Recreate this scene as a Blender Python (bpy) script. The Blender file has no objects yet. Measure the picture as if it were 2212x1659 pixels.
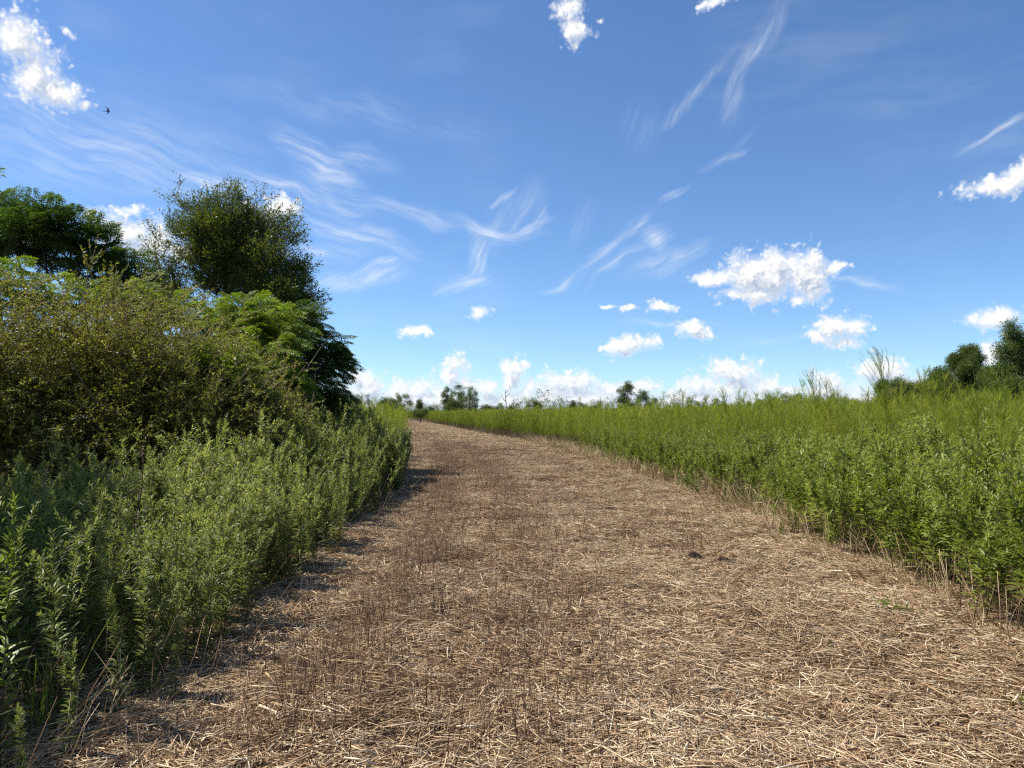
import bpy, math
import numpy as np
from math import radians, sin, cos, pi

# ------------------------------------------------------------------ camera
SC = bpy.context.scene
COL = SC.collection
EYE = 1.6
FPX = 740.0                       # focal length in pixels of a 1024 px wide frame
PITCH = math.atan(28.0 / FPX)
cam = bpy.data.cameras.new('camera')
cam.sensor_width = 36.0
cam.lens = 36.0 * FPX / 1024.0
cam.clip_start = 0.05
cam.clip_end = 9000.0
camo = bpy.data.objects.new('camera', cam)
COL.objects.link(camo)
camo.location = (0, 0, EYE)
camo.rotation_euler = (pi / 2 + PITCH, 0, 0)
SC.camera = camo

# ------------------------------------------------------------------ light
SUN_AZ = radians(-76.0)           # left of the view direction
SUN_EL = radians(55.0)
sun = bpy.data.lights.new('sun', 'SUN')
sun.energy = 5.0
sun.angle = radians(0.5)
sun.color = (1.0, 0.94, 0.83)
suno = bpy.data.objects.new('sun', sun)
COL.objects.link(suno)
suno.rotation_euler = (pi / 2 - SUN_EL, 0, pi - SUN_AZ)

SC.view_settings.view_transform = 'Standard'
SC.view_settings.look = 'None'
SC.view_settings.exposure = 0.80
SC.view_settings.gamma = 1.0
SC.view_settings.use_curve_mapping = False
SC.render.engine = 'CYCLES'
SC.cycles.max_bounces = 5
SC.cycles.diffuse_bounces = 3
SC.cycles.glossy_bounces = 1
SC.cycles.transmission_bounces = 3
SC.cycles.transparent_max_bounces = 4
SC.cycles.use_denoising = False
SC.cycles.pixel_filter_type = 'BLACKMAN_HARRIS'
SC.cycles.filter_width = 1.3


def direction(px, py):
    """unit-depth direction of a point of the 2212x1659 photograph"""
    u = (px * 1024 / 2212 - 512) / FPX
    v = (384 - py * 768 / 1659) / FPX
    return u, cos(PITCH) - v * sin(PITCH), sin(PITCH) + v * cos(PITCH)


def at(px, py, d):
    x, y, z = direction(px, py)
    return np.array((x / y * d, d, EYE + z / y * d))


def azel(px, py):
    x, y, z = direction(px, py)
    return math.degrees(math.atan2(x, y)), math.degrees(math.asin(z / math.sqrt(x * x + y * y + z * z)))


# ------------------------------------------------------------------ node helpers
class Sock:
    def __init__(self, nt, s):
        self.nt, self.s = nt, s

    def _op(self, op, o=None, o2=None):
        n = self.nt.nodes.new('ShaderNodeMath')
        n.operation = op
        self.nt.links.new(self.s, n.inputs[0])
        for i, v in ((1, o), (2, o2)):
            if v is None:
                continue
            if isinstance(v, Sock):
                self.nt.links.new(v.s, n.inputs[i])
            else:
                n.inputs[i].default_value = v
        return Sock(self.nt, n.outputs[0])

    def __add__(self, o): return self._op('ADD', o)
    def __sub__(self, o): return self._op('SUBTRACT', o)
    def __mul__(self, o): return self._op('MULTIPLY', o)
    def __truediv__(self, o): return self._op('DIVIDE', o)
    def rsub(self, c): return self._op('MULTIPLY', -1.0) + c
    def max(self, o): return self._op('MAXIMUM', o)
    def min(self, o): return self._op('MINIMUM', o)

    def clamp(self):
        return self._op('MAXIMUM', 0.0)._op('MINIMUM', 1.0)

    def smooth(self, a, b):
        n = self.nt.nodes.new('ShaderNodeMapRange')
        n.interpolation_type = 'SMOOTHSTEP'
        self.nt.links.new(self.s, n.inputs[0])
        n.inputs[1].default_value = a
        n.inputs[2].default_value = b
        return Sock(self.nt, n.outputs[0])


def vmath(nt, op, a, b=None, c=None):
    n = nt.nodes.new('ShaderNodeVectorMath')
    n.operation = op
    for i, v in enumerate((a, b, c)):
        if v is None:
            continue
        if isinstance(v, (tuple, list)):
            n.inputs[i].default_value = v
        else:
            nt.links.new(v, n.inputs[i])
    return n


def noise(nt, vec, scale, detail=4.0, rough=0.5, dist=0.0, dims='3D', color=False):
    n = nt.nodes.new('ShaderNodeTexNoise')
    n.noise_dimensions = dims
    nt.links.new(vec, n.inputs['Vector'])
    n.inputs['Scale'].default_value = scale
    n.inputs['Detail'].default_value = detail
    n.inputs['Roughness'].default_value = rough
    n.inputs['Distortion'].default_value = dist
    return n.outputs['Color'] if color else Sock(nt, n.outputs['Fac'])


# ------------------------------------------------------------------ sky
# clouds as (px, py, rx, ry) read off the photograph, turned into azimuth / elevation
CUM = [
    (38, 88, 48, 50, 1), (80, 160, 52, 48, 1), (128, 200, 38, 34, 1), (182, 230, 22, 10, .8), (145, 68, 16, 12, .5),
    (270, 505, 60, 36, 1), (330, 520, 68, 38, 1), (395, 545, 40, 22, 1), (205, 460, 22, 14, .9), (290, 460, 50, 14, .6),
    (604, 449, 40, 25, 1.1), (545, 440, 20, 12, .5),
    (1222, 20, 42, 30, .85), (1240, 62, 36, 34, .85), (1290, 45, 14, 10, .4), (1540, 8, 50, 18, .5),
    (1545, 603, 55, 17, 1), (1615, 590, 50, 46, 1.15), (1668, 598, 72, 52, 1.2), (1735, 590, 46, 48, 1.2), (1758, 615, 32, 36, 1.1),
    (1650, 640, 55, 22, 1), (1570, 637, 30, 14, .8), (1800, 578, 30, 22, .6), (1725, 645, 30, 14, .8),
    (1812, 706, 60, 24, 1.1), (1770, 728, 36, 16, .7), (1818, 742, 40, 15, .95),
    (1378, 738, 38, 22, 1.05), (1338, 750, 40, 20, 1.0), (1293, 750, 12, 8, .8), (1502, 715, 42, 19, 1.1), (1428, 662, 32, 13, 1),
    (1360, 666, 26, 8, .8), (1310, 660, 30, 5, .5), (1036, 673, 34, 22, .8), (895, 716, 42, 15, .7), (918, 728, 14, 12, .6),
    (2165, 398, 66, 22, 1.1), (2215, 375, 40, 24, 1.1), (2148, 689, 54, 20, 1.1), (2145, 778, 44, 36, 1.1), (2330, 232, 6, 12, .1),
    (755, 758, 14, 8, .7),
    # towers of the bank along the horizon
    (790, 838, 48, 34, 1), (765, 815, 22, 18, 1), (868, 845, 30, 24, 1), (905, 842, 34, 24, 1), (945, 845, 26, 18, 1),
    (968, 812, 26, 32, 1), (985, 788, 26, 22, 1), (1000, 780, 12, 10, .9), (1015, 838, 24, 20, 1), (1052, 842, 30, 18, 1),
    (1104, 822, 20, 30, 1), (1108, 798, 26, 24, 1), (1125, 785, 14, 10, 1), (1136, 842, 30, 22, 1), (1200, 825, 44, 24, 1.05),
    (1250, 830, 44, 24, 1), (1235, 806, 10, 8, .8), (1322, 840, 34, 20, 1), (1375, 845, 34, 18, 1), (1410, 836, 20, 14, .9),
    (1500, 838, 36, 26, 1), (1505, 822, 14, 14, 1), (1575, 800, 42, 30, 1.05), (1600, 808, 40, 26, 1), (1575, 840, 60, 24, 1),
    (1650, 835, 36, 22, 1), (1700, 842, 34, 16, 1), (1785, 828, 34, 22, 1), (1770, 845, 60, 16, 1), (1875, 800, 22, 22, .95),
    (1905, 808, 40, 34, 1.05), (1935, 842, 70, 24, 1), (2000, 845, 50, 20, .9), (2060, 835, 60, 26, 1), (900, 868, 200, 26, 1.1), (1220, 866, 230, 26, 1.1), (1560, 868, 260, 26, 1.1), (1900, 868, 240, 26, 1.1),
]
# high thin streaks: (px, py, half length, half width, angle in degrees up from the right, strength)
CIR = [
    (200, 310, 300, 70, -8, .40), (90, 355, 190, 40, 4, .30), (470, 385, 130, 13, -12, .8), (600, 405, 170, 16, -14, .62),
    (700, 360, 130, 30, -35, .75), (770, 345, 90, 22, -12, .40), (730, 420, 110, 34, -30, .45), (770, 510, 130, 16, -14, .75),
    (700, 545, 110, 18, 2, .5), (770, 600, 120, 15, 12, .85), (830, 572, 45, 9, 20, .8), (880, 470, 200, 14, -10, .42),
    (780, 240, 330, 22, -4, .16), (1075, 500, 100, 13, -3, .8), (1110, 460, 90, 26, 55, .35), (1085, 425, 34, 6, 50, .75),
    (1160, 475, 40, 8, 75, .75), (1130, 490, 60, 10, 25, .7), (1035, 545, 60, 17, 62, .8), (1005, 605, 66, 15, 18, .9), (1250, 480, 60, 16, 55, .22),
    (1310, 540, 90, 13, 38, .42), (1370, 500, 60, 7, 35, .5), (1410, 515, 45, 16, 12, .62), (1460, 550, 60, 13, 25, .7),
    (1340, 560, 60, 9, 25, .5), (1400, 560, 60, 14, 35, .35), (1200, 605, 58, 7, 25, .62), (1465, 418, 34, 6, 32, .6), (1560, 345, 60, 7, 28, .5),
    (1630, 110, 130, 11, 62, .40), (1600, 190, 90, 15, 70, .42), (1500, 205, 130, 10, 45, .34), (1660, 50, 70, 16, 58, .30),
    (2165, 285, 80, 6, 30, .55), (1860, 620, 80, 7, -4, .45), (1600, 300, 60, 5, 40, .15), (1560, 575, 60, 8, 28, .45), (1450, 705, 110, 9, -4, .4), (1640, 730, 110, 9, 2, .22),
    (1390, 280, 60, 40, 70, .12), (1300, 585, 80, 8, 60, .12),
]


def cumulus(blobs, outside):
    """density of the heaped clouds in one part of the sky"""
    g = bpy.data.node_groups.new('cumulus', 'ShaderNodeTree')
    g.interface.new_socket('P', in_out='INPUT', socket_type='NodeSocketVector')
    g.interface.new_socket('D', in_out='OUTPUT', socket_type='NodeSocketFloat')
    gi, go = g.nodes.new('NodeGroupInput'), g.nodes.new('NodeGroupOutput')
    P = gi.outputs[0]
    sp = g.nodes.new('ShaderNodeSeparateXYZ')
    g.links.new(P, sp.inputs[0])
    els = Sock(g, sp.outputs[1])
    w1 = noise(g, P, 0.50, 2, .50, dims='2D', color=True)
    w1 = vmath(g, 'SUBTRACT', w1, (.5, .5, .5)).outputs[0]
    w1 = vmath(g, 'MULTIPLY', w1, (1.7, 1.1, 0)).outputs[0]
    Q = vmath(g, 'ADD', P, w1).outputs[0]
    best = None
    for (px, py, rx, ry, st) in blobs:
        a, e = azel(px, py)
        k = 1 / 27.9                                   # photo pixels per degree near the centre
        big = 1.22 if py > 774 and px != 2145 else 1.0   # the towers of the bank
        sx, sy = 1 / (rx * k * 1.06 * big), 1 / (ry * k * 1.10 * big)
        m = vmath(g, 'MULTIPLY_ADD', Q, (sx, sy, 0), (-a * sx, -e * sy, 0)).outputs[0]
        l = vmath(g, 'LENGTH', m).outputs['Value']
        s = Sock(g, l)._op('MULTIPLY_ADD', -1.0, 0.45 + 0.55 * st)
        best = s if best is None else best.max(s)
    if outside:
        # the bank goes on all round the horizon, with scattered fair-weather clouds above
        low = vmath(g, 'MULTIPLY', P, (1, 0, 0)).outputs[0]
        top = (noise(g, low, 0.16, 3, .6, dims='2D') - 0.40) * 9.0 + 1.7
        bank = (top - els) * 0.35 - 0.25
        sc = (noise(g, P, 0.06, 2, .55, dims='2D') - 0.62) * 4.0
        sc = sc - els.smooth(2, 8).rsub(1.0) * 2.0
        o = bank.max(sc)
        best = o if best is None else best.max(o)
    n1 = noise(g, P, 0.85, 4, .50, dims='2D')
    n2 = noise(g, P, 1.7, 2, .45, dims='2D')
    billow = (n2 - 0.5)._op('ABSOLUTE')                # rounded heads with creases between
    d = best + (n1 - 0.5) * 1.15 + billow * 1.5 - 0.17
    g.links.new(d.s, go.inputs[0])
    return g


def build_world():
    w = bpy.data.worlds.new('World')
    SC.world = w
    w.use_nodes = True
    nt = w.node_tree
    nt.nodes.clear()
    sky = nt.nodes.new('ShaderNodeTexSky')
    sky.sky_type = 'NISHITA'
    sky.sun_disc = False
    sky.sun_elevation = SUN_EL
    sky.sun_rotation = SUN_AZ
    sky.altitude = 60
    sky.air_density = 0.85
    sky.dust_density = 0.1
    sky.ozone_density = 3.2
    tc = nt.nodes.new('ShaderNodeTexCoord')
    sep = nt.nodes.new('ShaderNodeSeparateXYZ')
    nt.links.new(tc.outputs['Generated'], sep.inputs[0])
    X, Y, Z = (Sock(nt, sep.outputs[i]) for i in range(3))
    az = X._op('ARCTAN2', Y) * (180 / pi)
    el = Z._op('ARCSINE') * (180 / pi)
    cb = nt.nodes.new('ShaderNodeCombineXYZ')
    nt.links.new(az.s, cb.inputs[0])
    nt.links.new(el.s, cb.inputs[1])
    P_ = cb.outputs[0]
    K = 1.0 / SKY * CLOUD
    tint_ = vmath(nt, 'MULTIPLY', sky.outputs[0], SKY_TINT).outputs[0]

    def sector(a0, a1, e0, e1, outside=False):
        m = 2.6
        blobs = []
        for c in CUM:
            a, e = azel(c[0], c[1]); rx, ry = c[2] / 27.9 * 1.7, c[3] / 27.9 * 1.7
            if a + rx + m > a0 and a - rx - m < a1 and e + ry + m * .6 > e0 and e - ry - m * .6 < e1:
                blobs.append(c)
        cirs = []
        for c in CIR:
            a, e = azel(c[0], c[1]); t = radians(c[4]); hl, hw = c[2] / 27.9 * 1.15, c[3] / 27.9 * 1.75
            rx = abs(hl * cos(t)) + abs(hw * sin(t)); ry = abs(hl * sin(t)) + abs(hw * cos(t))
            if a + rx + m > a0 and a - rx - m < a1 and e + ry + m > e0 and e - ry - m < e1:
                cirs.append(c)
        if outside: blobs, cirs = [], []
        nt = bpy.data.node_groups.new('sky_sector', 'ShaderNodeTree')
        nt.interface.new_socket('P', in_out='INPUT', socket_type='NodeSocketVector')
        nt.interface.new_socket('Sky', in_out='INPUT', socket_type='NodeSocketColor')
        nt.interface.new_socket('C', in_out='OUTPUT', socket_type='NodeSocketColor')
        gi, go = nt.nodes.new('NodeGroupInput'), nt.nodes.new('NodeGroupOutput')
        P, tint = gi.outputs[0], gi.outputs[1]
        spx = nt.nodes.new('ShaderNodeSeparateXYZ')
        nt.links.new(P, spx.inputs[0])
        el = Sock(nt, spx.outputs[1])

        def mix(fac, a, b):
            n = nt.nodes.new('ShaderNodeMix')
            n.data_type = 'RGBA'
            nt.links.new(fac.s, n.inputs[0])
            for i, v in ((6, a), (7, b)):
                if isinstance(v, tuple): n.inputs[i].default_value = v
                else: nt.links.new(v, n.inputs[i])
            return n.outputs[2]
        warp = noise(nt, P, 0.20, 2, .45, dims='2D', color=True)
        warp = vmath(nt, 'SUBTRACT', warp, (.5, .5, .5)).outputs[0]
        warp = vmath(nt, 'MULTIPLY', warp, (2.6, 2.6, 0)).outputs[0]
        PW = vmath(nt, 'ADD', P, warp).outputs[0]
        PS = vmath(nt, 'MULTIPLY_ADD', warp, (.45, .45, 0), P).outputs[0]
        cir = None
        for lo, hi, mean in ((-90, 5, -14), (5, 42, 27), (42, 90, 62)):
            mask = None
            for (px, py, hl, hw, ang, st) in [c for c in cirs if lo <= c[4] < hi]:
                a, e = azel(px, py)
                t = radians(ang); ux, uy = hl / 27.9 * 1.2, hw / 27.9 * 1.8
                dv = vmath(nt, 'SUBTRACT', PW, (a, e, 0)).outputs[0]
                dx = Sock(nt, vmath(nt, 'DOT_PRODUCT', dv, (cos(t) / ux, sin(t) / ux, 0)).outputs['Value'])
                dy = Sock(nt, vmath(nt, 'DOT_PRODUCT', dv, (-sin(t) / uy, cos(t) / uy, 0)).outputs['Value'])
                l = (dx * dx + dy * dy)._op('SQRT')
                q = l.rsub(1.0).max(0.0)._op('POWER', 1.25) * st
                mask = q if mask is None else mask.max(q)
            if mask is None:
                continue
            mp = nt.nodes.new('ShaderNodeMapping')
            mp.vector_type = 'TEXTURE'
            mp.inputs['Rotation'].default_value = (0, 0, radians(mean))
            mp.inputs['Scale'].default_value = (3.6, .52, 1)
            nt.links.new(PS, mp.inputs['Vector'])
            fib = noise(nt, mp.outputs[0], 1.0, 5, .60, 0.0, dims='2D').smooth(0.30, 0.72)
            q = mask * (fib * 0.85 + 0.22) * 1.20
            cir = q if cir is None else cir.max(q)
        mp = nt.nodes.new('ShaderNodeMapping')
        mp.inputs['Scale'].default_value = (.10, .5, 1)
        nt.links.new(PS, mp.inputs['Vector'])
        veil = noise(nt, P, 0.07, 3, .5, dims='2D').smooth(0.42, 0.8) * noise(nt, mp.outputs[0], 1.0, 4, .55, 0.0, dims='2D').smooth(.35, .75) * 0.12
        cir = veil.clamp() if cir is None else (cir + veil).clamp()
        grp = cumulus(blobs, outside)

        def dens(vec):
            n = nt.nodes.new('ShaderNodeGroup')
            n.node_tree = grp
            nt.links.new(vec, n.inputs[0])
            return Sock(nt, n.outputs[0])
        d1 = dens(P)
        if outside:
            lit = d1 * 0.0 + 0.75
        else:
            off = vmath(nt, 'ADD', P, (-0.45, 0.75, 0)).outputs[0]       # towards the sun
            d2 = dens(off)
            lit = ((d1 - d2) * 1.15 + 0.46).clamp()
        alpha = d1.smooth(-0.14, 0.68)
        thick = d1.smooth(0.05, 0.65)
        c = mix(cir * 0.75, tint, (0.86 * K, 0.92 * K, 1.0 * K, 1))
        body = mix(lit, (0.46 * K, 0.55 * K, 0.69 * K, 1), (1.0 * K, 1.0 * K, 1.0 * K, 1))
        edge = mix(thick, (0.90 * K, 0.94 * K, 1.0 * K, 1), body)
        far = mix(el.smooth(0.5, 7.0).rsub(1.0) * 0.22, edge, (0.62 * K, 0.75 * K, 0.92 * K, 1))
        c = mix(alpha, c, far)
        nt.links.new(c, go.inputs[0])
        wt = w.node_tree
        n = wt.nodes.new('ShaderNodeGroup')
        n.node_tree = nt
        wt.links.new(P_, n.inputs[0])
        wt.links.new(tint_, n.inputs[1])
        bg = wt.nodes.new('ShaderNodeBackground')
        bg.inputs['Strength'].default_value = SKY
        wt.links.new(n.outputs[0], bg.inputs['Color'])
        return bg.outputs[0]

    def choose(fac, a, b):                # a shader mix with a 0/1 factor: only one side is worked out
        n = nt.nodes.new('ShaderNodeMixShader')
        nt.links.new(fac.s, n.inputs[0])
        nt.links.new(a, n.inputs[1])
        nt.links.new(b, n.inputs[2])
        return n.outputs[0]
    low = choose(az._op('GREATER_THAN', 8.0), sector(-45, 8, -5, 10), sector(8, 45, -5, 10))
    midv = choose(az._op('GREATER_THAN', 3.0), sector(-45, 3, 10, 45), sector(3, 45, 10, 45))
    front = choose(el._op('GREATER_THAN', 10.0), low, midv)
    plain = nt.nodes.new('ShaderNodeBackground')
    plain.inputs['Strength'].default_value = SKY
    nt.links.new(tint_, plain.inputs['Color'])
    rest = choose(el._op('LESS_THAN', -2.0), sector(0, 0, 0, 0, True), plain.outputs[0])
    infront = az._op('ABSOLUTE')._op('LESS_THAN', 41.0) * el._op('GREATER_THAN', -2.0) * el._op('LESS_THAN', 42.0)
    out = nt.nodes.new('ShaderNodeOutputWorld')
    nt.links.new(choose(infront, rest, front), out.inputs[0])
    w.cycles.sampling_method = 'MANUAL'
    w.cycles.sample_map_resolution = 256


SKY_TINT = (0.84, 1.04, 1.22)
SKY = 0.077
CLOUD = 0.60
build_world()

# ------------------------------------------------------------------ materials
MAT = {}


def ramp(nt, fac, stops):
    r = nt.nodes.new('ShaderNodeValToRGB')
    while len(r.color_ramp.elements) < len(stops):
        r.color_ramp.elements.new(0.5)
    for e, (p, c) in zip(r.color_ramp.elements, stops):
        e.position = p
        e.color = (*c, 1)
    nt.links.new(fac, r.inputs[0])
    return r.outputs[0]


def leaf_mat(name, stops, transl=0.35, rough=0.45, spec=0.5, vary=0.25, tcol=1.6, patch=0.0):
    m = bpy.data.materials.new(name)
    m.use_nodes = True
    nt = m.node_tree
    nt.nodes.clear()
    at_ = nt.nodes.new('ShaderNodeAttribute'); at_.attribute_name = 'rnd'
    oi = nt.nodes.new('ShaderNodeObjectInfo')
    f = Sock(nt, at_.outputs['Fac']) + (Sock(nt, oi.outputs['Random']) - 0.5) * vary
    if patch:
        ge = nt.nodes.new('ShaderNodeNewGeometry')
        f = f + (noise(nt, ge.outputs['Position'], .38, 3, .6) - 0.5) * patch
        f = f.max(Sock(nt, at_.outputs['Fac']).min(.08))
    col = ramp(nt, f.clamp().s, stops)
    p = nt.nodes.new('ShaderNodeBsdfPrincipled')
    nt.links.new(col, p.inputs['Base Color'])
    p.inputs['Roughness'].default_value = rough
    p.inputs['Specular IOR Level'].default_value = spec
    out = nt.nodes.new('ShaderNodeOutputMaterial')
    if transl > 0:
        t = nt.nodes.new('ShaderNodeBsdfTranslucent')
        g = vmath(nt, 'MULTIPLY', col, (tcol * 1.0, tcol * 1.0, tcol * 0.55)).outputs[0]
        nt.links.new(g, t.inputs['Color'])
        mx = nt.nodes.new('ShaderNodeMixShader')
        mx.inputs[0].default_value = transl
        nt.links.new(p.outputs[0], mx.inputs[1])
        nt.links.new(t.outputs[0], mx.inputs[2])
        nt.links.new(mx.outputs[0], out.inputs[0])
    else:
        nt.links.new(p.outputs[0], out.inputs[0])
    MAT[name] = m
    return m


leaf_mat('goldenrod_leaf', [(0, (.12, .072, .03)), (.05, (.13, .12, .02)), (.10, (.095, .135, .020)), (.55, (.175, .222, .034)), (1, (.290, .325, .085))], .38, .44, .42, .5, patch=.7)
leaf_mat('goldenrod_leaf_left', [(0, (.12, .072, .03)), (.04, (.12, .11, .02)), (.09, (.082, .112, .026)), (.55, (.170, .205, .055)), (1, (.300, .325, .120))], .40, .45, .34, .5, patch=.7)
leaf_mat('goldenrod_stem', [(0, (.07, .040, .022)), (1, (.12, .080, .040))], 0, .6, .3)
leaf_mat('fennel_leaf', [(0, (.12, .165, .016)), (.45, (.190, .240, .026)), (.8, (.265, .295, .048)), (1, (.32, .26, .09))], .48, .6, .2, .6, patch=1.0)
leaf_mat('fennel_stem', [(0, (.10, .090, .03)), (1, (.14, .12, .05))], 0, .6, .3)
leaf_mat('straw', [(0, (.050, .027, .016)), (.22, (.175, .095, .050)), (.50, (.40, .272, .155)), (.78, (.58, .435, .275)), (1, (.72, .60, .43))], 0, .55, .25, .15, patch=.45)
leaf_mat('stubble', [(0, (.050, .028, .018)), (.6, (.115, .062, .036)), (1, (.26, .17, .09))], 0, .6, .3)
leaf_mat('sprout', [(0, (.06, .10, .02)), (1, (.15, .20, .04))], .4, .5, .4)
leaf_mat('oak_leaf', [(0, (.085, .085, .017)), (.25, (.068, .098, .017)), (.7, (.105, .145, .024)), (1, (.180, .200, .038))], .32, .42, .38, .25, 1.5)
leaf_mat('chinaberry_leaf', [(0, (.030, .060, .011)), (.5, (.048, .092, .015)), (1, (.095, .145, .024))], .36, .46, .30, .3)
leaf_mat('pale_frond_leaf', [(0, (.085, .140, .014)), (.5, (.125, .190, .018)), (1, (.210, .260, .034))], .42, .48, .28, .3)
leaf_mat('olive_leaf', [(0, (.110, .092, .018)), (.25, (.125, .125, .020)), (.65, (.160, .190, .026)), (1, (.26, .28, .05))], .42, .45, .36, .35, patch=.8)
leaf_mat('olive_twig', [(0, (.10, .066, .034)), (1, (.24, .17, .085))], 0, .55, .3)
leaf_mat('far_leaf', [(0, (.045, .072, .016)), (.6, (.078, .115, .024)), (1, (.135, .170, .038))], .32, .5, .25, .3)
leaf_mat('far_pale_leaf', [(0, (.070, .090, .036)), (.6, (.100, .125, .046)), (1, (.150, .175, .065))], .32, .5, .4, .3)
leaf_mat('bird_feather', [(0, (.012, .013, .018)), (1, (.03, .03, .035))], 0, .6, .3)
leaf_mat('pale_wood', [(0, (.42, .35, .25)), (1, (.70, .62, .48))], 0, .6, .3)


def bark_mat(name, a, b):
    m = bpy.data.materials.new(name)
    m.use_nodes = True
    nt = m.node_tree
    p = nt.nodes['Principled BSDF']
    tc = nt.nodes.new('ShaderNodeTexCoord')
    mp = nt.nodes.new('ShaderNodeMapping')
    mp.inputs['Scale'].default_value = (6, 6, 1.2)
    nt.links.new(tc.outputs['Object'], mp.inputs[0])
    f = noise(nt, mp.outputs[0], 4, 6, .65)
    nt.links.new(ramp(nt, f.s, [(.3, a), (.7, b)]), p.inputs['Base Color'])
    p.inputs['Roughness'].default_value = .85
    bp = nt.nodes.new('ShaderNodeBump')
    bp.inputs['Strength'].default_value = .7
    bp.inputs['Distance'].default_value = .02
    nt.links.new(f.s, bp.inputs['Height'])
    nt.links.new(bp.outputs[0], p.inputs['Normal'])
    MAT[name] = m


bark_mat('bark', (.035, .026, .020), (.11, .088, .068))
bark_mat('dead_bark', (.10, .085, .070), (.24, .21, .18))


def ground_mat(name, stops, scale, fine):
    m = bpy.data.materials.new(name)
    m.use_nodes = True
    nt = m.node_tree
    p = nt.nodes['Principled BSDF']
    g = nt.nodes.new('ShaderNodeNewGeometry')
    a = noise(nt, g.outputs['Position'], scale, 6, .6)
    b = noise(nt, g.outputs['Position'], fine, 5, .7)
    f = a * .45 + b * .55
    nt.links.new(ramp(nt, f.s, stops), p.inputs['Base Color'])
    p.inputs['Roughness'].default_value = .95
    p.inputs['Specular IOR Level'].default_value = .15
    bp = nt.nodes.new('ShaderNodeBump')
    bp.inputs['Strength'].default_value = .8
    bp.inputs['Distance'].default_value = .03
    nt.links.new(b.s, bp.inputs['Height'])
    nt.links.new(bp.outputs[0], p.inputs['Normal'])
    MAT[name] = m


ground_mat('path_soil', [(.30, (.045, .030, .020)), (.48, (.13, .090, .058)), (.62, (.28, .200, .125)), (.75, (.40, .31, .21))], .6, 22)
ground_mat('field_soil', [(.30, (.030, .021, .013)), (.50, (.070, .048, .028)), (.70, (.13, .095, .055))], .2, 14)
ground_mat('dark_soil', [(.30, (.018, .012, .009)), (.55, (.045, .030, .022)), (.75, (.10, .072, .05))], 3, 40)


# ------------------------------------------------------------------ mesh helpers
def R(seed):
    return np.random.default_rng(seed)


class MB:
    """collects triangles with a per-vertex random value"""
    def __init__(self):
        self.V, self.T, self.A, self.M, self.n = [], [], [], [], 0

    def add(self, V, T, a, m=0):
        V = np.asarray(V, float).reshape(-1, 3)
        T = np.asarray(T, int).reshape(-1, 3)
        self.V.append(V)
        self.T.append(T + self.n)
        self.A.append(np.broadcast_to(np.asarray(a, float), (len(V),)))
        self.M.append(np.full(len(T), m))
        self.n += len(V)
        return self

    def mesh(self, name, mats):
        me = bpy.data.meshes.new(name)
        V = np.concatenate(self.V); T = np.concatenate(self.T)
        A = np.concatenate(self.A); M = np.concatenate(self.M)
        me.vertices.add(len(V)); me.vertices.foreach_set('co', V.astype('f').ravel())
        me.loops.add(len(T) * 3); me.loops.foreach_set('vertex_index', T.astype('i').ravel())
        me.polygons.add(len(T))
        me.polygons.foreach_set('loop_start', np.arange(0, len(T) * 3, 3, dtype='i'))
        me.polygons.foreach_set('loop_total', np.full(len(T), 3, 'i'))
        at_ = me.attributes.new('rnd', 'FLOAT', 'POINT')
        at_.data.foreach_set('value', A.astype('f'))
        for mm in mats:
            me.materials.append(MAT[mm])
        me.polygons.foreach_set('material_index', M.astype('i'))
        me.update(calc_edges=True)
        return me

    def build(self, name, mats, parent=None, link=True):
        if isinstance(mats, str): mats = [mats]
        o = bpy.data.objects.new(name, self.mesh(name, mats))
        if link: COL.objects.link(o)
        if parent: o.parent = parent
        return o


def unit(v):
    return v / np.maximum(np.linalg.norm(v, axis=-1, keepdims=True), 1e-9)


def leaves(mb, P, D, L, W, rnd, droop=0.2, fold=0.35, roll=None, m=0, lod=1, shape=.32):
    """lanceolate leaves, folded along the midrib and drooping"""
    P = np.asarray(P, float); n = len(P)
    if n == 0: return
    D = unit(np.asarray(D, float))
    L = np.broadcast_to(L, (n,)); W = np.broadcast_to(W, (n,)); rnd = np.broadcast_to(rnd, (n,)); droop = np.broadcast_to(droop, (n,))
    up = np.tile(np.array((0, 0, 1.0)), (n, 1))
    bad = np.abs(D[:, 2]) > .97
    up[bad] = (1, 0, 0)
    S = unit(np.cross(D, up)); N = np.cross(S, D)
    if roll is not None:
        c, s = np.cos(roll)[:, None], np.sin(roll)[:, None]
        S, N = S * c + N * s, N * c - S * s

    def c(t):
        q = P + D * (L * t)[:, None]
        q = q.copy(); q[:, 2] -= droop * L * t * t
        return q

    def e(t, w, sg):
        return c(t) + S * (W * w * sg)[:, None] + N * (W * w * fold)[:, None]
    if lod >= 2:
        vs = [c(0), c(.33), c(.68), c(1), e(.3, .5, 1), e(.66, .36, 1), e(.3, .5, -1), e(.66, .36, -1)]
        tr = [(0, 1, 4), (1, 2, 5), (1, 5, 4), (2, 3, 5), (0, 6, 1), (1, 7, 2), (1, 6, 7), (2, 7, 3)]
    elif lod == 1:
        vs = [c(0), c(.45), c(1), e(shape, .5, 1), e(shape, .5, -1)]
        tr = [(0, 1, 3), (1, 2, 3), (0, 4, 1), (1, 4, 2)]
    else:
        vs = [c(0), e(.4, .5, 1), c(1), e(.4, .5, -1)]
        tr = [(0, 2, 1), (0, 3, 2)]
    k = len(vs)
    V = np.stack(vs, 1).reshape(-1, 3)
    T = (np.array(tr)[None] + (np.arange(n) * k)[:, None, None]).reshape(-1, 3)
    mb.add(V, T, np.repeat(rnd, k), m)


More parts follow.
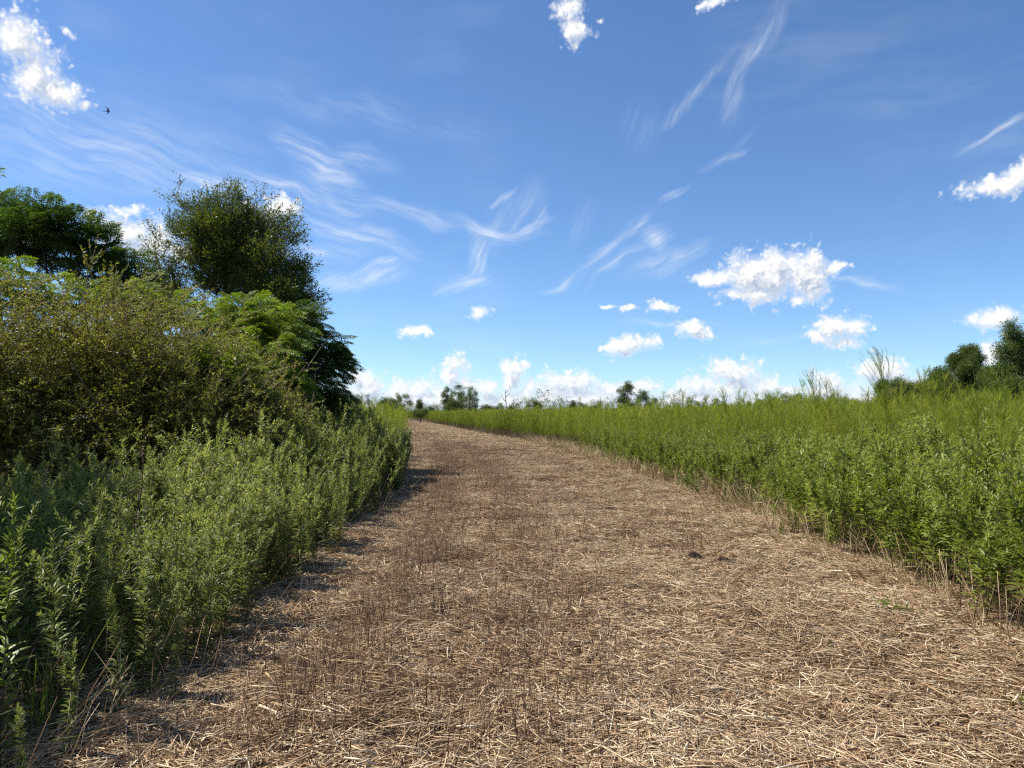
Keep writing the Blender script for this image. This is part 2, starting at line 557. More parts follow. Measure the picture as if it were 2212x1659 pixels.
def sticks(mb, P0, P1, r0, r1, rnd, m=0, sides=3, bend=None):
    """straight or once-bent prisms"""
    P0 = np.asarray(P0, float); P1 = np.asarray(P1, float); n = len(P0)
    if n == 0: return
    r0 = np.broadcast_to(r0, (n,)); r1 = np.broadcast_to(r1, (n,)); rnd = np.broadcast_to(rnd, (n,))
    D = unit(P1 - P0)
    up = np.tile(np.array((0, 0, 1.0)), (n, 1)); up[np.abs(D[:, 2]) > .9] = (1, 0, 0)
    S = unit(np.cross(D, up)); N = np.cross(S, D)
    rings = [(P0, r0)]
    if bend is not None:
        rings.append(((P0 + P1) / 2 + bend, (r0 + r1) / 2))
    rings.append((P1, r1))
    vs = []
    for (C, r) in rings:
        for j in range(sides):
            a = 2 * pi * j / sides + .5
            vs.append(C + (S * cos(a) + N * sin(a)) * r[:, None])
    tr = []
    for q in range(len(rings) - 1):
        for j in range(sides):
            a, b = q * sides + j, q * sides + (j + 1) % sides
            tr += [(a, b, b + sides), (a, b + sides, a + sides)]
    if sides == 3:
        k0 = (len(rings) - 1) * 3
        tr += [(0, 2, 1), (k0, k0 + 1, k0 + 2)]
    k = len(vs)
    V = np.stack(vs, 1).reshape(-1, 3)
    T = (np.array(tr)[None] + (np.arange(n) * k)[:, None, None]).reshape(-1, 3)
    mb.add(V, T, np.repeat(rnd, k), m)


def tube(mb, pts, radii, rnd=.5, m=0, sides=6):
    pts = np.asarray(pts, float); k = len(pts)
    t = unit(np.gradient(pts, axis=0))
    ref = np.array((0, 0, 1.0)) if abs(t[:, 2]).mean() < .8 else np.array((1.0, 0, 0))
    S = unit(np.cross(t, ref)); N = np.cross(S, t)
    a = np.arange(sides) * 2 * pi / sides
    V = pts[:, None] + (S[:, None] * np.cos(a)[None, :, None] + N[:, None] * np.sin(a)[None, :, None]) * np.asarray(radii)[:, None, None]
    T = []
    for q in range(k - 1):
        for j in range(sides):
            p, r = q * sides + j, q * sides + (j + 1) % sides
            T += [(p, r, r + sides), (p, r + sides, p + sides)]
    T += [((k - 1) * sides, (k - 1) * sides + j, (k - 1) * sides + j + 1) for j in range(1, sides - 1)]
    mb.add(V.reshape(-1, 3), T, rnd, m)


def tag(o, label=None, cat=None, group=None, kind=None):
    if label: o['label'] = label
    if cat: o['category'] = cat
    if group: o['group'] = group
    if kind: o['kind'] = kind
    return o


def root(name, loc, label, cat, group=None, rz=0.0):
    o = bpy.data.objects.new(name, None)
    o.empty_display_size = .2
    COL.objects.link(o)
    o.location = loc
    o.rotation_euler = (0, 0, rz)
    return tag(o, label, cat, group)


# scatter: a mesh of points whose attributes place prototypes
PROTO = {}


def proto_set(name, objs):
    c = bpy.data.collections.new(name)
    for i, o in enumerate(objs):
        o.name = '%s_%02d' % (name, i)
        c.objects.link(o)
    g = bpy.data.node_groups.new('scatter_' + name, 'GeometryNodeTree')
    g.interface.new_socket('Geometry', in_out='INPUT', socket_type='NodeSocketGeometry')
    g.interface.new_socket('Geometry', in_out='OUTPUT', socket_type='NodeSocketGeometry')
    gi, go = g.nodes.new('NodeGroupInput'), g.nodes.new('NodeGroupOutput')
    ci = g.nodes.new('GeometryNodeCollectionInfo')
    ci.inputs['Collection'].default_value = c
    ci.inputs['Separate Children'].default_value = True
    ci.inputs['Reset Children'].default_value = True
    ip = g.nodes.new('GeometryNodeInstanceOnPoints')
    ip.inputs['Pick Instance'].default_value = True

    def att(nm, ty):
        n = g.nodes.new('GeometryNodeInputNamedAttribute')
        n.data_type = ty
        n.inputs['Name'].default_value = nm
        return n.outputs['Attribute']
    g.links.new(gi.outputs[0], ip.inputs['Points'])
    g.links.new(ci.outputs[0], ip.inputs['Instance'])
    g.links.new(att('idx', 'INT'), ip.inputs['Instance Index'])
    g.links.new(att('rot', 'FLOAT_VECTOR'), ip.inputs['Rotation'])
    g.links.new(att('scl', 'FLOAT_VECTOR'), ip.inputs['Scale'])
    g.links.new(ip.outputs[0], go.inputs[0])
    PROTO[name] = (g, len(objs), [o.data for o in objs])
    return c


def scatter(name, pset, P, rot, scl, idx=None, seed=0, parent=None):
    g, n, _ = PROTO[pset]
    P = np.asarray(P, float)
    me = bpy.data.meshes.new(name)
    me.vertices.add(len(P))
    me.vertices.foreach_set('co', P.astype('f').ravel())
    scl = np.asarray(scl, float)
    if scl.ndim == 1: scl = np.repeat(scl[:, None], 3, 1)
    if idx is None: idx = R(seed + 991).integers(0, n, len(P))
    a = me.attributes.new('rot', 'FLOAT_VECTOR', 'POINT'); a.data.foreach_set('vector', np.asarray(rot, 'f').ravel())
    a = me.attributes.new('scl', 'FLOAT_VECTOR', 'POINT'); a.data.foreach_set('vector', scl.astype('f').ravel())
    a = me.attributes.new('idx', 'INT', 'POINT'); a.data.foreach_set('value', idx.astype('i'))
    me.update()
    o = bpy.data.objects.new(name, me)
    COL.objects.link(o)
    if parent: o.parent = parent
    md = o.modifiers.new('scatter', 'NODES')
    md.node_group = g
    return o


# ------------------------------------------------------------------ lie of the land
LE = np.array([(-3, -2.25), (2, -2.20), (4.2, -2.25), (7.7, -2.26), (10.7, -2.35), (17, -2.9), (32, -4.5), (50, -7.2), (85, -12.2), (118, -18.5), (170, -31), (260, -60)])
RE = np.array([(-3, 3.3), (2, 3.35), (5, 3.5), (7.5, 3.72), (10.2, 3.68), (14.2, 3.45), (21.5, 2.9), (37, 1.2), (56, -2.7), (85, -7.9), (118, -14.0), (170, -25), (260, -53)])


def xl(y): return np.interp(y, LE[:, 0], LE[:, 1])
def xr(y): return np.interp(y, RE[:, 0], RE[:, 1])


def hgt(x, y):
    x = np.asarray(x, float); y = np.asarray(y, float)
    h = .018 * np.sin(1.7 * x + .6 * y) + .014 * np.sin(2.9 * y - 1.3 * x + 1) + .010 * np.sin(5.1 * x + 2.3) * np.sin(4.3 * y)
    mid = (xl(y) + xr(y)) / 2
    for off in (-1.05, .75):
        h = h - .035 * np.exp(-((x - mid - off) / .28) ** 2)
    return h * np.clip(1.6 - y / 60, 0, 1)


def grid_sheet(name, X, Y, Z, mat):
    ny, nx = X.shape
    V = np.stack([X, Y, Z], -1).reshape(-1, 3)
    i = np.arange(ny - 1)[:, None] * nx + np.arange(nx - 1)[None]
    T = np.stack([i, i + 1, i + nx + 1, i, i + nx + 1, i + nx], -1).reshape(-1, 3)
    mb = MB(); mb.add(V, T, .5)
    o = mb.build(name, mat)
    o.data.polygons.foreach_set('use_smooth', np.ones(len(T), bool))
    return o


xs = np.concatenate([[-5000, -800, -200, -60, -25], np.arange(-14, 14.1, .5), [25, 60, 200, 800, 5000]])
ys = np.concatenate([[-2000, -200, -30, -8], np.arange(-4, 40.1, .5), [50, 70, 100, 160, 300, 900, 2500, 7000]])
X, Y = np.meshgrid(xs, ys)
near = (np.abs(X) < 15) & (Y > -5) & (Y < 41)
inside = (X > xl(Y) - .3) & (X < xr(Y) + .3)
tag(grid_sheet('ground', X, Y, np.where(near, hgt(X, Y), 0) - np.where(inside, .06, .02), 'field_soil'), kind='structure')
ys = np.concatenate([np.arange(-3, 30, .12), np.arange(30, 170, 2.0), [170, 200, 260]])
tt = np.linspace(0, 1, 61)
Y, T_ = np.meshgrid(ys, tt, indexing='ij')
X = (xl(Y) - .35) * (1 - T_) + (xr(Y) + .35) * T_
rr = R(3)
tag(grid_sheet('path', X, Y, hgt(X, Y) + rr.normal(0, .006, X.shape) * (Y < 30) + .004, 'path_soil'), kind='structure')


# ------------------------------------------------------------------ prototypes: straw litter
def straw_patch(seed, n, size, lmin, lmax, w, tone=0.0):
    r = R(seed); mb = MB()
    c = r.uniform(-size / 2, size / 2, (n, 2))
    L = lmin + (lmax - lmin) * r.random(n) ** 2.2
    a = r.normal(0, .9, n) + (r.random(n) < .25) * r.uniform(0, pi, n)
    pit = r.normal(0, .10, n)
    z = r.random(n) ** 1.5 * .045 + .004
    d = np.stack([np.cos(a) * np.cos(pit), np.sin(a) * np.cos(pit), np.sin(pit)], 1)
    C = np.stack([c[:, 0], c[:, 1], z], 1)
    P0 = C - d * L[:, None] / 2; P1 = C + d * L[:, None] / 2
    P0[:, 2] = np.maximum(P0[:, 2], .002); P1[:, 2] = np.maximum(P1[:, 2], .002)
    rad = w * r.uniform(.35, 1.15, n) * .5
    rad[r.random(n) < .07] *= 1.9
    bend = r.normal(0, .05, (n, 3)) * L[:, None]; bend[:, 2] = np.abs(bend[:, 2]) * .4
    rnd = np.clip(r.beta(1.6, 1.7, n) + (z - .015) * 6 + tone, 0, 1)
    sticks(mb, P0, P1, rad, rad * r.uniform(.4, 1, n), rnd, bend=bend)
    return mb.build('straw', 'straw', link=False)


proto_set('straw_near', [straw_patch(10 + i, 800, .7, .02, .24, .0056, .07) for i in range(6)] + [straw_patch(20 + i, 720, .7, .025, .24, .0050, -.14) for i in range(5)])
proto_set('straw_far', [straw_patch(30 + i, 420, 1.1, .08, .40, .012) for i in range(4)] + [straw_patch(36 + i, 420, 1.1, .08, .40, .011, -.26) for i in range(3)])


def stubble_patch(seed, n, size):
    r = R(seed); mb = MB()
    P0 = np.stack([r.normal(0, size / 3, n), r.normal(0, size / 3, n), np.zeros(n)], 1)
    h = .05 + .24 * r.random(n) ** 1.8
    P1 = P0 + np.stack([r.normal(0, .16, n) * h, r.normal(0, .16, n) * h, h], 1)
    sticks(mb, P0, P1, r.uniform(.0012, .003, n), .0011, r.random(n))
    return mb.build('stubble', 'stubble', link=False)


proto_set('stubble', [stubble_patch(50 + i, 26, .5) for i in range(5)])


def sprout(seed):
    r = R(seed); mb = MB(); n = 14
    a = r.uniform(0, 2 * pi, n); e = r.uniform(.4, 1.3, n)
    D = np.stack([np.cos(a) * np.cos(e), np.sin(a) * np.cos(e), np.sin(e)], 1)
    P = r.normal(0, .012, (n, 3)); P[:, 2] = 0
    leaves(mb, P, D, r.uniform(.04, .12, n), r.uniform(.004, .011, n), r.random(n), droop=.35, lod=1)
    return mb.build('sprout', 'sprout', link=False)


proto_set('sprout', [sprout(70 + i) for i in range(5)])


# ------------------------------------------------------------------ prototypes: goldenrod
def axis_leaves(mb, r, base, d0, length, n, L0, L1, e0, e1, lod, m, dead=.0, curve=None, start=0.0, wr=.17, power=.8):
    """leaves spiralling round a shoot; returns the shoot's points"""
    t = start + (1 - start) * np.sort(r.random(n)) ** power
    d0 = unit(np.asarray(d0, float))
    bend = r.normal(0, .12, 3) if curve is None else curve

    def p(t):
        t = np.asarray(t)[..., None]
        return base + d0 * length * t + bend * length * t * t
    ax = np.array((0, 0, 1.0)) if abs(d0[2]) < .95 else np.array((1.0, 0, 0))
    S = unit(np.cross(d0, ax)); N = np.cross(d0, S)
    a = np.arange(n) * 2.4 + r.normal(0, .25, n)
    e = radians(e0) + radians(e1 - e0) * t + r.normal(0, .16, n)
    out = S * np.cos(a)[:, None] + N * np.sin(a)[:, None]
    D = out * np.cos(e)[:, None] + d0 * np.sin(e)[:, None]
    L = (L0 + (L1 - L0) * t ** 1.2) * r.uniform(.75, 1.2, n)
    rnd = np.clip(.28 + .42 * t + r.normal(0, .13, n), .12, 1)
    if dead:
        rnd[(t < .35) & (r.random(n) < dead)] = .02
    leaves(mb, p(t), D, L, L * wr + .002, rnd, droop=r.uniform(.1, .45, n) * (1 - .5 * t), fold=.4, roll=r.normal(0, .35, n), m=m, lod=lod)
    return p(np.linspace(0, 1, 6))


def goldenrod(seed, h, nl, lod, bare=.22, branches=5, lean=.08, size=1.0, ms=0, ml=1, wr=.17):
    """returns (stem MB, leaf MB)"""
    r = R(seed); st = MB(); lf = MB()
    d = np.array((r.normal(0, lean), r.normal(0, lean), 1.0))
    curve = np.array((r.normal(0, .05), r.normal(0, .05), -.01))
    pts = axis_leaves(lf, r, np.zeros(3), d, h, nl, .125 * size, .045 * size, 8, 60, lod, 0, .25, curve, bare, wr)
    tube(st, pts, np.linspace(.0042, .0012, 6), .4, 0, 4)
    for b in range(branches):
        t = r.uniform(max(bare + .08, .45), .93)
        k = min(int(t * 5), 4)
        base = pts[k] + (pts[k + 1] - pts[k]) * (t * 5 - k)
        a = r.uniform(0, 2 * pi)
        dd = np.array((cos(a) * .75, sin(a) * .75, 1.0))
        ln = h * r.uniform(.10, .26)
        q = axis_leaves(lf, r, base, dd, ln, max(6, int(nl * .20)), .070 * size, .032 * size, 15, 60, lod, 0, 0, None, .12, wr)
        tube(st, q, np.linspace(.0022, .0009, 6), .6, 0, 3)
    return st, lf


def merge(st, lf, mats, name):
    mb = MB()
    for src, m in ((st, 0), (lf, 1)):
        for V, T, A in zip(src.V, src.T, src.A):
            pass
    off = 0
    for src, m in ((st, 0), (lf, 1)):
        V = np.concatenate(src.V); T = np.concatenate(src.T); A = np.concatenate(src.A)
        mb.add(V, T, A, m)
    return mb.build(name, mats, link=False)


GR = [goldenrod(100 + i, 1.0, 130, 2, .22, 9, .13) for i in range(8)]
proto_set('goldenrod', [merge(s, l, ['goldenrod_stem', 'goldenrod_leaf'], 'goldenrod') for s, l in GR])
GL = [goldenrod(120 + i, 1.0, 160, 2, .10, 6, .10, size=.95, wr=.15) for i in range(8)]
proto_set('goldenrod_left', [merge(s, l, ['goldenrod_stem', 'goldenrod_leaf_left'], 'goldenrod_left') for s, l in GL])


# ------------------------------------------------------------------ prototypes: dog fennel
def fennel(seed, h, nb, nf, w, base_leaf=.25, spread=.30, bare_brown=True):
    r = R(seed); st = MB(); lf = MB()
    lean = np.array((r.normal(0, .06), r.normal(0, .06), 1.0))
    nod = np.array((r.normal(.03, .06), r.normal(0, .06), -.01))

    def p(t):
        t = np.asarray(t)[..., None]
        return lean * h * t + nod * h * t ** 3
    tube(st, p(np.linspace(0, 1, 7)), np.linspace(.005, .0012, 7), .4, 0, 3)
    t = base_leaf + (1 - base_leaf) * r.random(nb) ** .8
    t = np.append(t, [1.0, .99])
    nb = len(t)
    a = r.uniform(0, 2 * pi, nb)
    L = h * spread * (1.05 - t) ** .7 * r.uniform(.6, 1.2, nb) + .07
    up = 1.1 + 1.0 * t
    D = unit(np.stack([np.cos(a), np.sin(a), up], 1))
    B = p(t)
    E = B + D * L[:, None]
    E[:, :2] += nod[:2] * L[:, None] * 2
    sticks(lf, B, E, w * .45, w * .2, .35, bend=np.stack([np.cos(a), np.sin(a), 0 * a], 1) * (L * .10)[:, None])
    # hair-fine leaves along the branches
    k = np.repeat(np.arange(nb), nf)
    s = r.random(len(k))
    P = B[k] + (E - B)[k] * s[:, None]
    aa = r.uniform(0, 2 * pi, len(k))
    DD = unit(D[k] * 2.2 + np.stack([np.cos(aa), np.sin(aa), r.normal(.2, .3, len(k))], 1) * .8)
    leaves(lf, P, DD, r.uniform(.04, .10, len(k)) * (1.15 - s * .5), w, np.clip(.15 + t[k] * .35 + r.normal(0, .15, len(k)), 0, 1), droop=0, fold=0, lod=0)
    return st, lf


FN = [fennel(200 + i, 1.8, 46, 16, .0028) for i in range(6)]
proto_set('fennel', [merge(s, l, ['fennel_stem', 'fennel_leaf'], 'fennel') for s, l in FN])


def fennel_clump(seed, n, size, w):
    r = R(seed); mb = MB()
    for q in range(n):
        s, l = fennel(seed * 31 + q, 1.75 * r.uniform(.82, 1.08), 20, 7, w)
        o = np.array((r.uniform(-size, size) / 2, r.uniform(-size, size) / 2, 0))
        mb.add(np.concatenate(s.V) + o, np.concatenate(s.T), np.concatenate(s.A), 0)
        mb.add(np.concatenate(l.V) + o, np.concatenate(l.T), np.clip(np.concatenate(l.A) + r.normal(0, .12), 0, 1), 1)
    return mb.build('clump', ['fennel_stem', 'fennel_leaf'], link=False)


proto_set('fennel_clump', [fennel_clump(300 + i, 7, 1.1, .0085) for i in range(5)])
proto_set('fennel_far', [fennel_clump(320 + i, 12, 3.2, .028) for i in range(4)])


# ------------------------------------------------------------------ prototypes: tree twigs (growing along +X)
def oak_twig(seed, n=62, mat='oak_leaf'):
    r = R(seed); mb = MB()
    L = .42
    t = np.sort(r.random(n))
    P = np.stack([t * L, r.normal(0, .015, n) * t, .05 * t * t + r.normal(0, .01, n)], 1)
    a = r.uniform(0, 2 * pi, n)
    D = np.stack([np.full(n, .7) + t, np.cos(a) * .8, np.sin(a) * .8], 1)
    # short side shoots
    side = r.random(n) < .6
    P[side, 1] += r.normal(0, .07, side.sum()); P[side, 2] += r.normal(0, .06, side.sum())
    leaves(mb, P, D, r.uniform(.035, .068, n), r.uniform(.014, .024, n), r.random(n), droop=.1, fold=.2, roll=r.normal(0, .9, n), m=1, lod=1, shape=.5)
    tube(mb, [(0, 0, 0), (L * .5, 0, .012), (L, 0, .05)], [.004, .003, .0015], .5, 0, 3)
    return mb.build('twig', ['bark', mat], link=False)


proto_set('oak_twig', [oak_twig(400 + i) for i in range(5)])


def frond(seed, mat):
    """drooping twice-cut leaf"""
    r = R(seed); mb = MB()
    L = r.uniform(.42, .55)

    def c(t):
        t = np.asarray(t, float)
        return np.stack([L * t * (1 - .12 * t), 0 * t, L * (.28 * t - .62 * t * t)], -1)
    tube(mb, c(np.linspace(0, 1, 5)), [.004, .003, .0025, .002, .001], .6, 0, 3)
    for t in np.linspace(.25, 1.0, 8):
        for s in (-1, 1):
            pl = .20 * (1.15 - t) * r.uniform(.85, 1.15) + .05
            b = c(t)
            d = unit(np.array((.75, s * .9, -.25 + r.normal(0, .12))))
            n = 7
            u = np.linspace(.15, 1, n)
            P = b + d * (pl * u)[:, None]; P[:, 2] -= pl * .35 * u * u
            perp = np.array((-s * d[1], s * d[0], 0.0)); perp = unit(perp)
            sg = np.where(np.arange(n) % 2 == 0, 1, -1.0)
            D = d[None] * .7 + perp[None] * sg[:, None] + np.array((0, 0, -.25))
            D[-1] = d
            leaves(mb, P, D, r.uniform(.05, .075, n), r.uniform(.018, .026, n), np.clip(r.random(n) * .7 + .2 * t, 0, 1), droop=.25, fold=.3, roll=r.normal(0, .35, n), m=1, lod=1)
    return mb.build('frond', ['olive_twig', mat], link=False)


proto_set('frond', [frond(430 + i, 'chinaberry_leaf') for i in range(5)])
proto_set('pale_frond', [frond(440 + i, 'pale_frond_leaf') for i in range(5)])


def olive_branch(seed):
    """thin arching wand with fine side twigs and small leaves"""
    r = R(seed); mb = MB()
    L = 1.0

    def c(t, sd=0):
        t = np.asarray(t, float)
        return np.stack([L * t, .03 * np.sin(3 * t + seed), .16 * t - .30 * t * t], -1)
    tube(mb, c(np.linspace(0, 1, 6)), np.linspace(.006, .0016, 6), .7, 0, 3)
    for q in range(15):
        t = r.uniform(.12, 1)
        b = c(t)
        a = r.uniform(0, 2 * pi)
        d = unit(np.array((1.0, cos(a) * .85, sin(a) * .85 + .1)))
        ln = r.uniform(.12, .30)
        n = int(ln * 62)
        u = r.random(n)
        e = b + d * ln; e[2] -= .03
        sticks(mb, b[None], e[None], .0022, .0010, .6, 0)
        P = b + (e - b) * u[:, None]
        aa = r.uniform(0, 2 * pi, n)
        D = d * .8 + np.stack([0 * aa, np.cos(aa), np.sin(aa)], 1) * .9
        leaves(mb, P, D, r.uniform(.020, .040, n), r.uniform(.010, .017, n), r.random(n), droop=.2, fold=.25, roll=r.normal(0, .9, n), m=1, lod=0)
    return mb.build('wand', ['olive_twig', 'olive_leaf'], link=False)


proto_set('olive', [olive_branch(460 + i) for i in range(6)])


def tuft(seed, mat, n=70, size=.55, ls=.13):
    r = R(seed); mb = MB()
    d = unit(r.normal(0, 1, (n, 3)) * (1, .9, .7) + (.5, 0, .1))
    P = d * (size * r.random(n) ** .5)[:, None] + (.2, 0, 0)
    D = d + r.normal(0, .6, (n, 3))
    leaves(mb, P, D, r.uniform(.7, 1.3, n) * ls, r.uniform(.4, .75, n) * ls, r.random(n), droop=.15, fold=.25, roll=r.normal(0, 1, n), m=1, lod=0)
    tube(mb, [(-.1, 0, 0), (.3, 0, .03), (.6, 0, .03)], [.012, .008, .003], .5, 0, 3)
    return mb.build('tuft', ['bark', mat], link=False)


proto_set('tuft', [tuft(500 + i, 'far_leaf') for i in range(4)])
proto_set('pale_tuft', [tuft(510 + i, 'far_pale_leaf') for i in range(4)])
proto_set('midtuft', [tuft(520 + i, 'far_leaf', 110, .5, .085) for i in range(4)])


# ------------------------------------------------------------------ trees
def aim(D, r, roll=None):
    """euler that turns +X to D"""
    D = unit(D)
    el = np.arcsin(np.clip(D[:, 2], -1, 1)); az = np.arctan2(D[:, 1], D[:, 0])
    roll = np.zeros(len(D)) if roll is None else roll
    return np.stack([roll, -el, az], 1)


def tree(name, label, cat, base, clusters, pset, per, trunk_r, fork=.35, group=None, seed=1, upb=.35, scl=(.8, 1.25),
         bark='bark', trunks=1, sub=7, roll=.3, shell=.45, bx=0.0, crown_name='crown', flat=.8, level=False, minz=None):
    """clusters: (x, y, z, r) in world metres; limbs run from the trunk to each"""
    r = R(seed)
    rt = root(name, (base[0], base[1], float(hgt(base[0], base[1])) * (base[1] < 40) - .05), label, cat, group)
    o3 = np.array(rt.location)
    cl = np.array(clusters, float)
    C = cl[:, :3] - o3; rad = cl[:, 3]
    topz = (C[:, 2] + rad).max()
    mb = MB()
    axis_top = C[:, :3].mean(0); axis_top[2] = topz * .86
    starts = []
    for k in range(trunks):
        off = np.array((0, 0, 0.0)) if trunks == 1 else np.append(r.normal(0, .25, 2), 0)
        tgt = axis_top + (0 if trunks == 1 else 1) * np.append(r.normal(0, .9, 2), r.normal(0, .3))
        n = 9
        t = np.linspace(0, 1, n)[:, None]
        wob = np.cumsum(r.normal(0, .05, (n, 3)), 0) * (topz / 8) * t
        pts = off + (tgt - off) * t ** np.array((1.25, 1.25, 1)) + wob
        pts[0] = off
        tube(mb, pts, trunk_r * (1 - .88 * t[:, 0]) * (1 + .35 * np.exp(-t[:, 0] * 14)), .5, 0, 8)
        starts.append(pts)
    P, D, S = [], [], []
    for i, (c, rd) in enumerate(zip(C, rad)):
        pts = starts[r.integers(0, trunks)]
        zz = np.clip(c[2] - .55 * np.linalg.norm(c[:2] - pts[4][:2]) - .25 * rd, topz * fork * .75, topz * .8)
        k = int(np.argmin(np.abs(pts[:, 2] - zz)))
        b = pts[k]
        mid = (b + c) / 2 + np.array((0, 0, .12 * np.linalg.norm(c - b))) + r.normal(0, .06, 3) * np.linalg.norm(c - b)
        tt = np.linspace(0, 1, 6)[:, None]
        cur = b * (1 - tt) ** 2 + 2 * mid * tt * (1 - tt) + c * tt ** 2
        br = trunk_r * .42 * min(1, rd / np.median(rad)) * max(.45, 1 - k / 10)
        tube(mb, cur, np.linspace(br, br * .35, 6), .5, 0, 5)
        for q in range(sub):
            v = unit(r.normal(0, 1, 3) * (1, 1, flat)) * rd * r.uniform(.6, .98)
            s0 = cur[r.integers(2, 6)]
            e = c + v
            m_ = (s0 + e) / 2 + np.array((0, 0, .1 * rd))
            tube(mb, [s0, m_, e], [br * .30, br * .2, br * .08], .5, 0, 4)
        nn = int(per * (rd / np.median(rad)) ** 2)
        v = unit(r.normal(0, 1, (nn, 3)) * (1, 1, .9))
        f = r.random(nn) ** shell
        p = c + v * (rd * f)[:, None] * (1, 1, flat)
        P.append(p)
        outw = p - np.array((axis_top[0], axis_top[1], topz * .5))
        d = v * .8 + unit(outw) * .6 + np.array((bx, 0, upb)) + r.normal(0, .25, (nn, 3))
        if level: d[:, 2] = np.abs(d[:, 2]) * .3 + .05
        D.append(d)
    P = np.concatenate(P); D = np.concatenate(D)
    if minz is not None:
        ok = P[:, 2] > minz; P, D = P[ok], D[ok]
    n = len(P)
    mb.build('trunk', bark, rt)
    tag(scatter(crown_name, pset, P, aim(D, r, r.normal(0, roll, n)), r.uniform(scl[0], scl[1], n), seed=seed, parent=rt), kind='stuff')
    return rt


def C4(px, py, d, rpx):
    p = at(px, py, d)
    return (p[0], p[1], p[2], rpx / 1598.4 * d)


# the oak rising behind the thicket
rq = R(77)
oak = [(500, 520, 19.5, 52), (450, 510, 19, 38), (560, 515, 19.8, 40), (430, 558, 19, 37), (500, 560, 19.2, 63), (580, 570, 18.8, 38), (550, 640, 19, 50), (620, 610, 19.2, 35), (632, 645, 19, 35), (600, 660, 18.6, 38), (370, 640, 19.6, 35), (395, 505, 19.3, 18), (625, 510, 19.3, 13), (520, 600, 20.3, 50), (470, 558, 20.2, 42), (500, 480, 19, 25), (545, 485, 19.4, 22), (360, 590, 19.1, 18), (450, 475, 19.2, 18), (355, 670, 19, 34), (590, 700, 19, 34), (420, 470, 19.2, 14), (395, 500, 19, 14), (345, 560, 19, 12), (330, 610, 19.2, 14), (585, 490, 19, 12), (622, 520, 19, 14), (470, 452, 19.2, 16), (520, 445, 19.4, 14), (652, 590, 19, 12), (460, 625, 19, 34), (375, 432, 19.2, 8), (402, 452, 19, 10), (450, 432, 19, 8), (505, 428, 19.2, 10), (365, 505, 19, 10), (330, 545, 19.3, 8), (625, 462, 19, 8), (318, 575, 19, 7), (345, 520, 19, 8), (560, 432, 19, 8)]
tree('oak_tree', 'dark small-leaved oak with a spiky uneven crown rising above the roadside thicket', 'tree', at(510, 900, 19)[:2],
     [C4(*c) for c in oak], 'oak_twig', 29, .16, .30, seed=5, upb=.30, scl=(.6, 1.5), roll=1.2, shell=.55, flat=.95)
# chinaberry at the left edge
cb = [(20, 482, 15, 40), (70, 492, 14.5, 42), (120, 502, 15, 40), (170, 517, 15.2, 36), (60, 534, 15, 45), (120, 544, 15.5, 40), (-60, 482, 15, 60), (205, 544, 15.4, 32), (180, 564, 15, 34), (240, 584, 15.2, 36), (215, 614, 15.4, 40), (270, 624, 15.2, 32), (0, 524, 15, 45), (-80, 544, 15, 60), (90, 462, 15, 20), (150, 482, 15, 20), (250, 649, 15.4, 36), (290, 664, 15, 26)]
tree('chinaberry_tree', 'tall chinaberry tree with an umbrella crown of drooping fronds, leftmost above the thicket', 'tree', at(110, 900, 15)[:2],
     [C4(*c) for c in cb], 'frond', 50, .09, .55, seed=8, upb=.10, scl=(.75, 1.2), trunks=4, sub=5, roll=.3, shell=.6, flat=.95)
# chinaberry at the right end of the thicket
c2 = [(690, 905, 16.4, 36), (700, 880, 16.6, 32), (670, 930, 16, 40), (640, 910, 15.6, 44), (690, 940, 16.2, 30), (640, 730, 16.5, 50), (600, 720, 16, 52), (540, 700, 15.5, 50), (680, 770, 16.8, 44), (700, 800, 17, 34), (650, 810, 16.5, 50), (600, 790, 16, 52),
      (700, 850, 17, 34), (660, 880, 16.6, 44), (620, 860, 16, 48), (705, 755, 17, 26), (715, 780, 17, 24), (650, 700, 16.8, 36), (560, 760, 15.5, 52), (600, 690, 16.4, 34)]
tree('chinaberry_tree', 'dark chinaberry with drooping fronds at the right-hand end of the thicket', 'tree', at(630, 930, 16.5)[:2],
     [C4(*c) for c in c2], 'frond', 66, .08, .3, seed=9, upb=.05, scl=(.75, 1.15), trunks=3, sub=5, shell=.5, level=True)
c3 = [(560, 780, 13.2, 44), (600, 830, 13.4, 44), (500, 780, 13, 40), (590, 750, 13.6, 40), (520, 690, 14.2, 44), (460, 690, 14.4, 44), (400, 680, 14.6, 40), (540, 665, 14.5, 26), (580, 700, 14.2, 40), (620, 700, 14.4, 30), (470, 740, 14, 50), (540, 740, 14, 46), (330, 670, 14.6, 40)]
tree('sumac_sapling', 'sunlit yellow-green sapling with arching fronds in front of the oak', 'small tree', at(500, 960, 14.4)[:2],
     [C4(*c) for c in c3], 'pale_frond', 60, .05, .3, seed=10, upb=.05, scl=(.6, .95), trunks=4, sub=4, shell=.5, level=True)
c4 = [(15, 600, 12.5, 40), (60, 640, 12.6, 36), (-40, 620, 12.5, 50), (10, 660, 12.4, 40), (290, 640, 14, 34), (240, 660, 14, 36), (130, 650, 13.4, 34), (190, 650, 13.6, 30)]
tree('sumac_sapling', 'light green fronded sapling under the tall chinaberry at the left edge', 'small tree', at(40, 1000, 12.8)[:2],
     [C4(*c) for c in c4], 'pale_frond', 46, .04, .3, seed=11, upb=.05, scl=(.6, .95), trunks=3, sub=4, shell=.5, level=True)


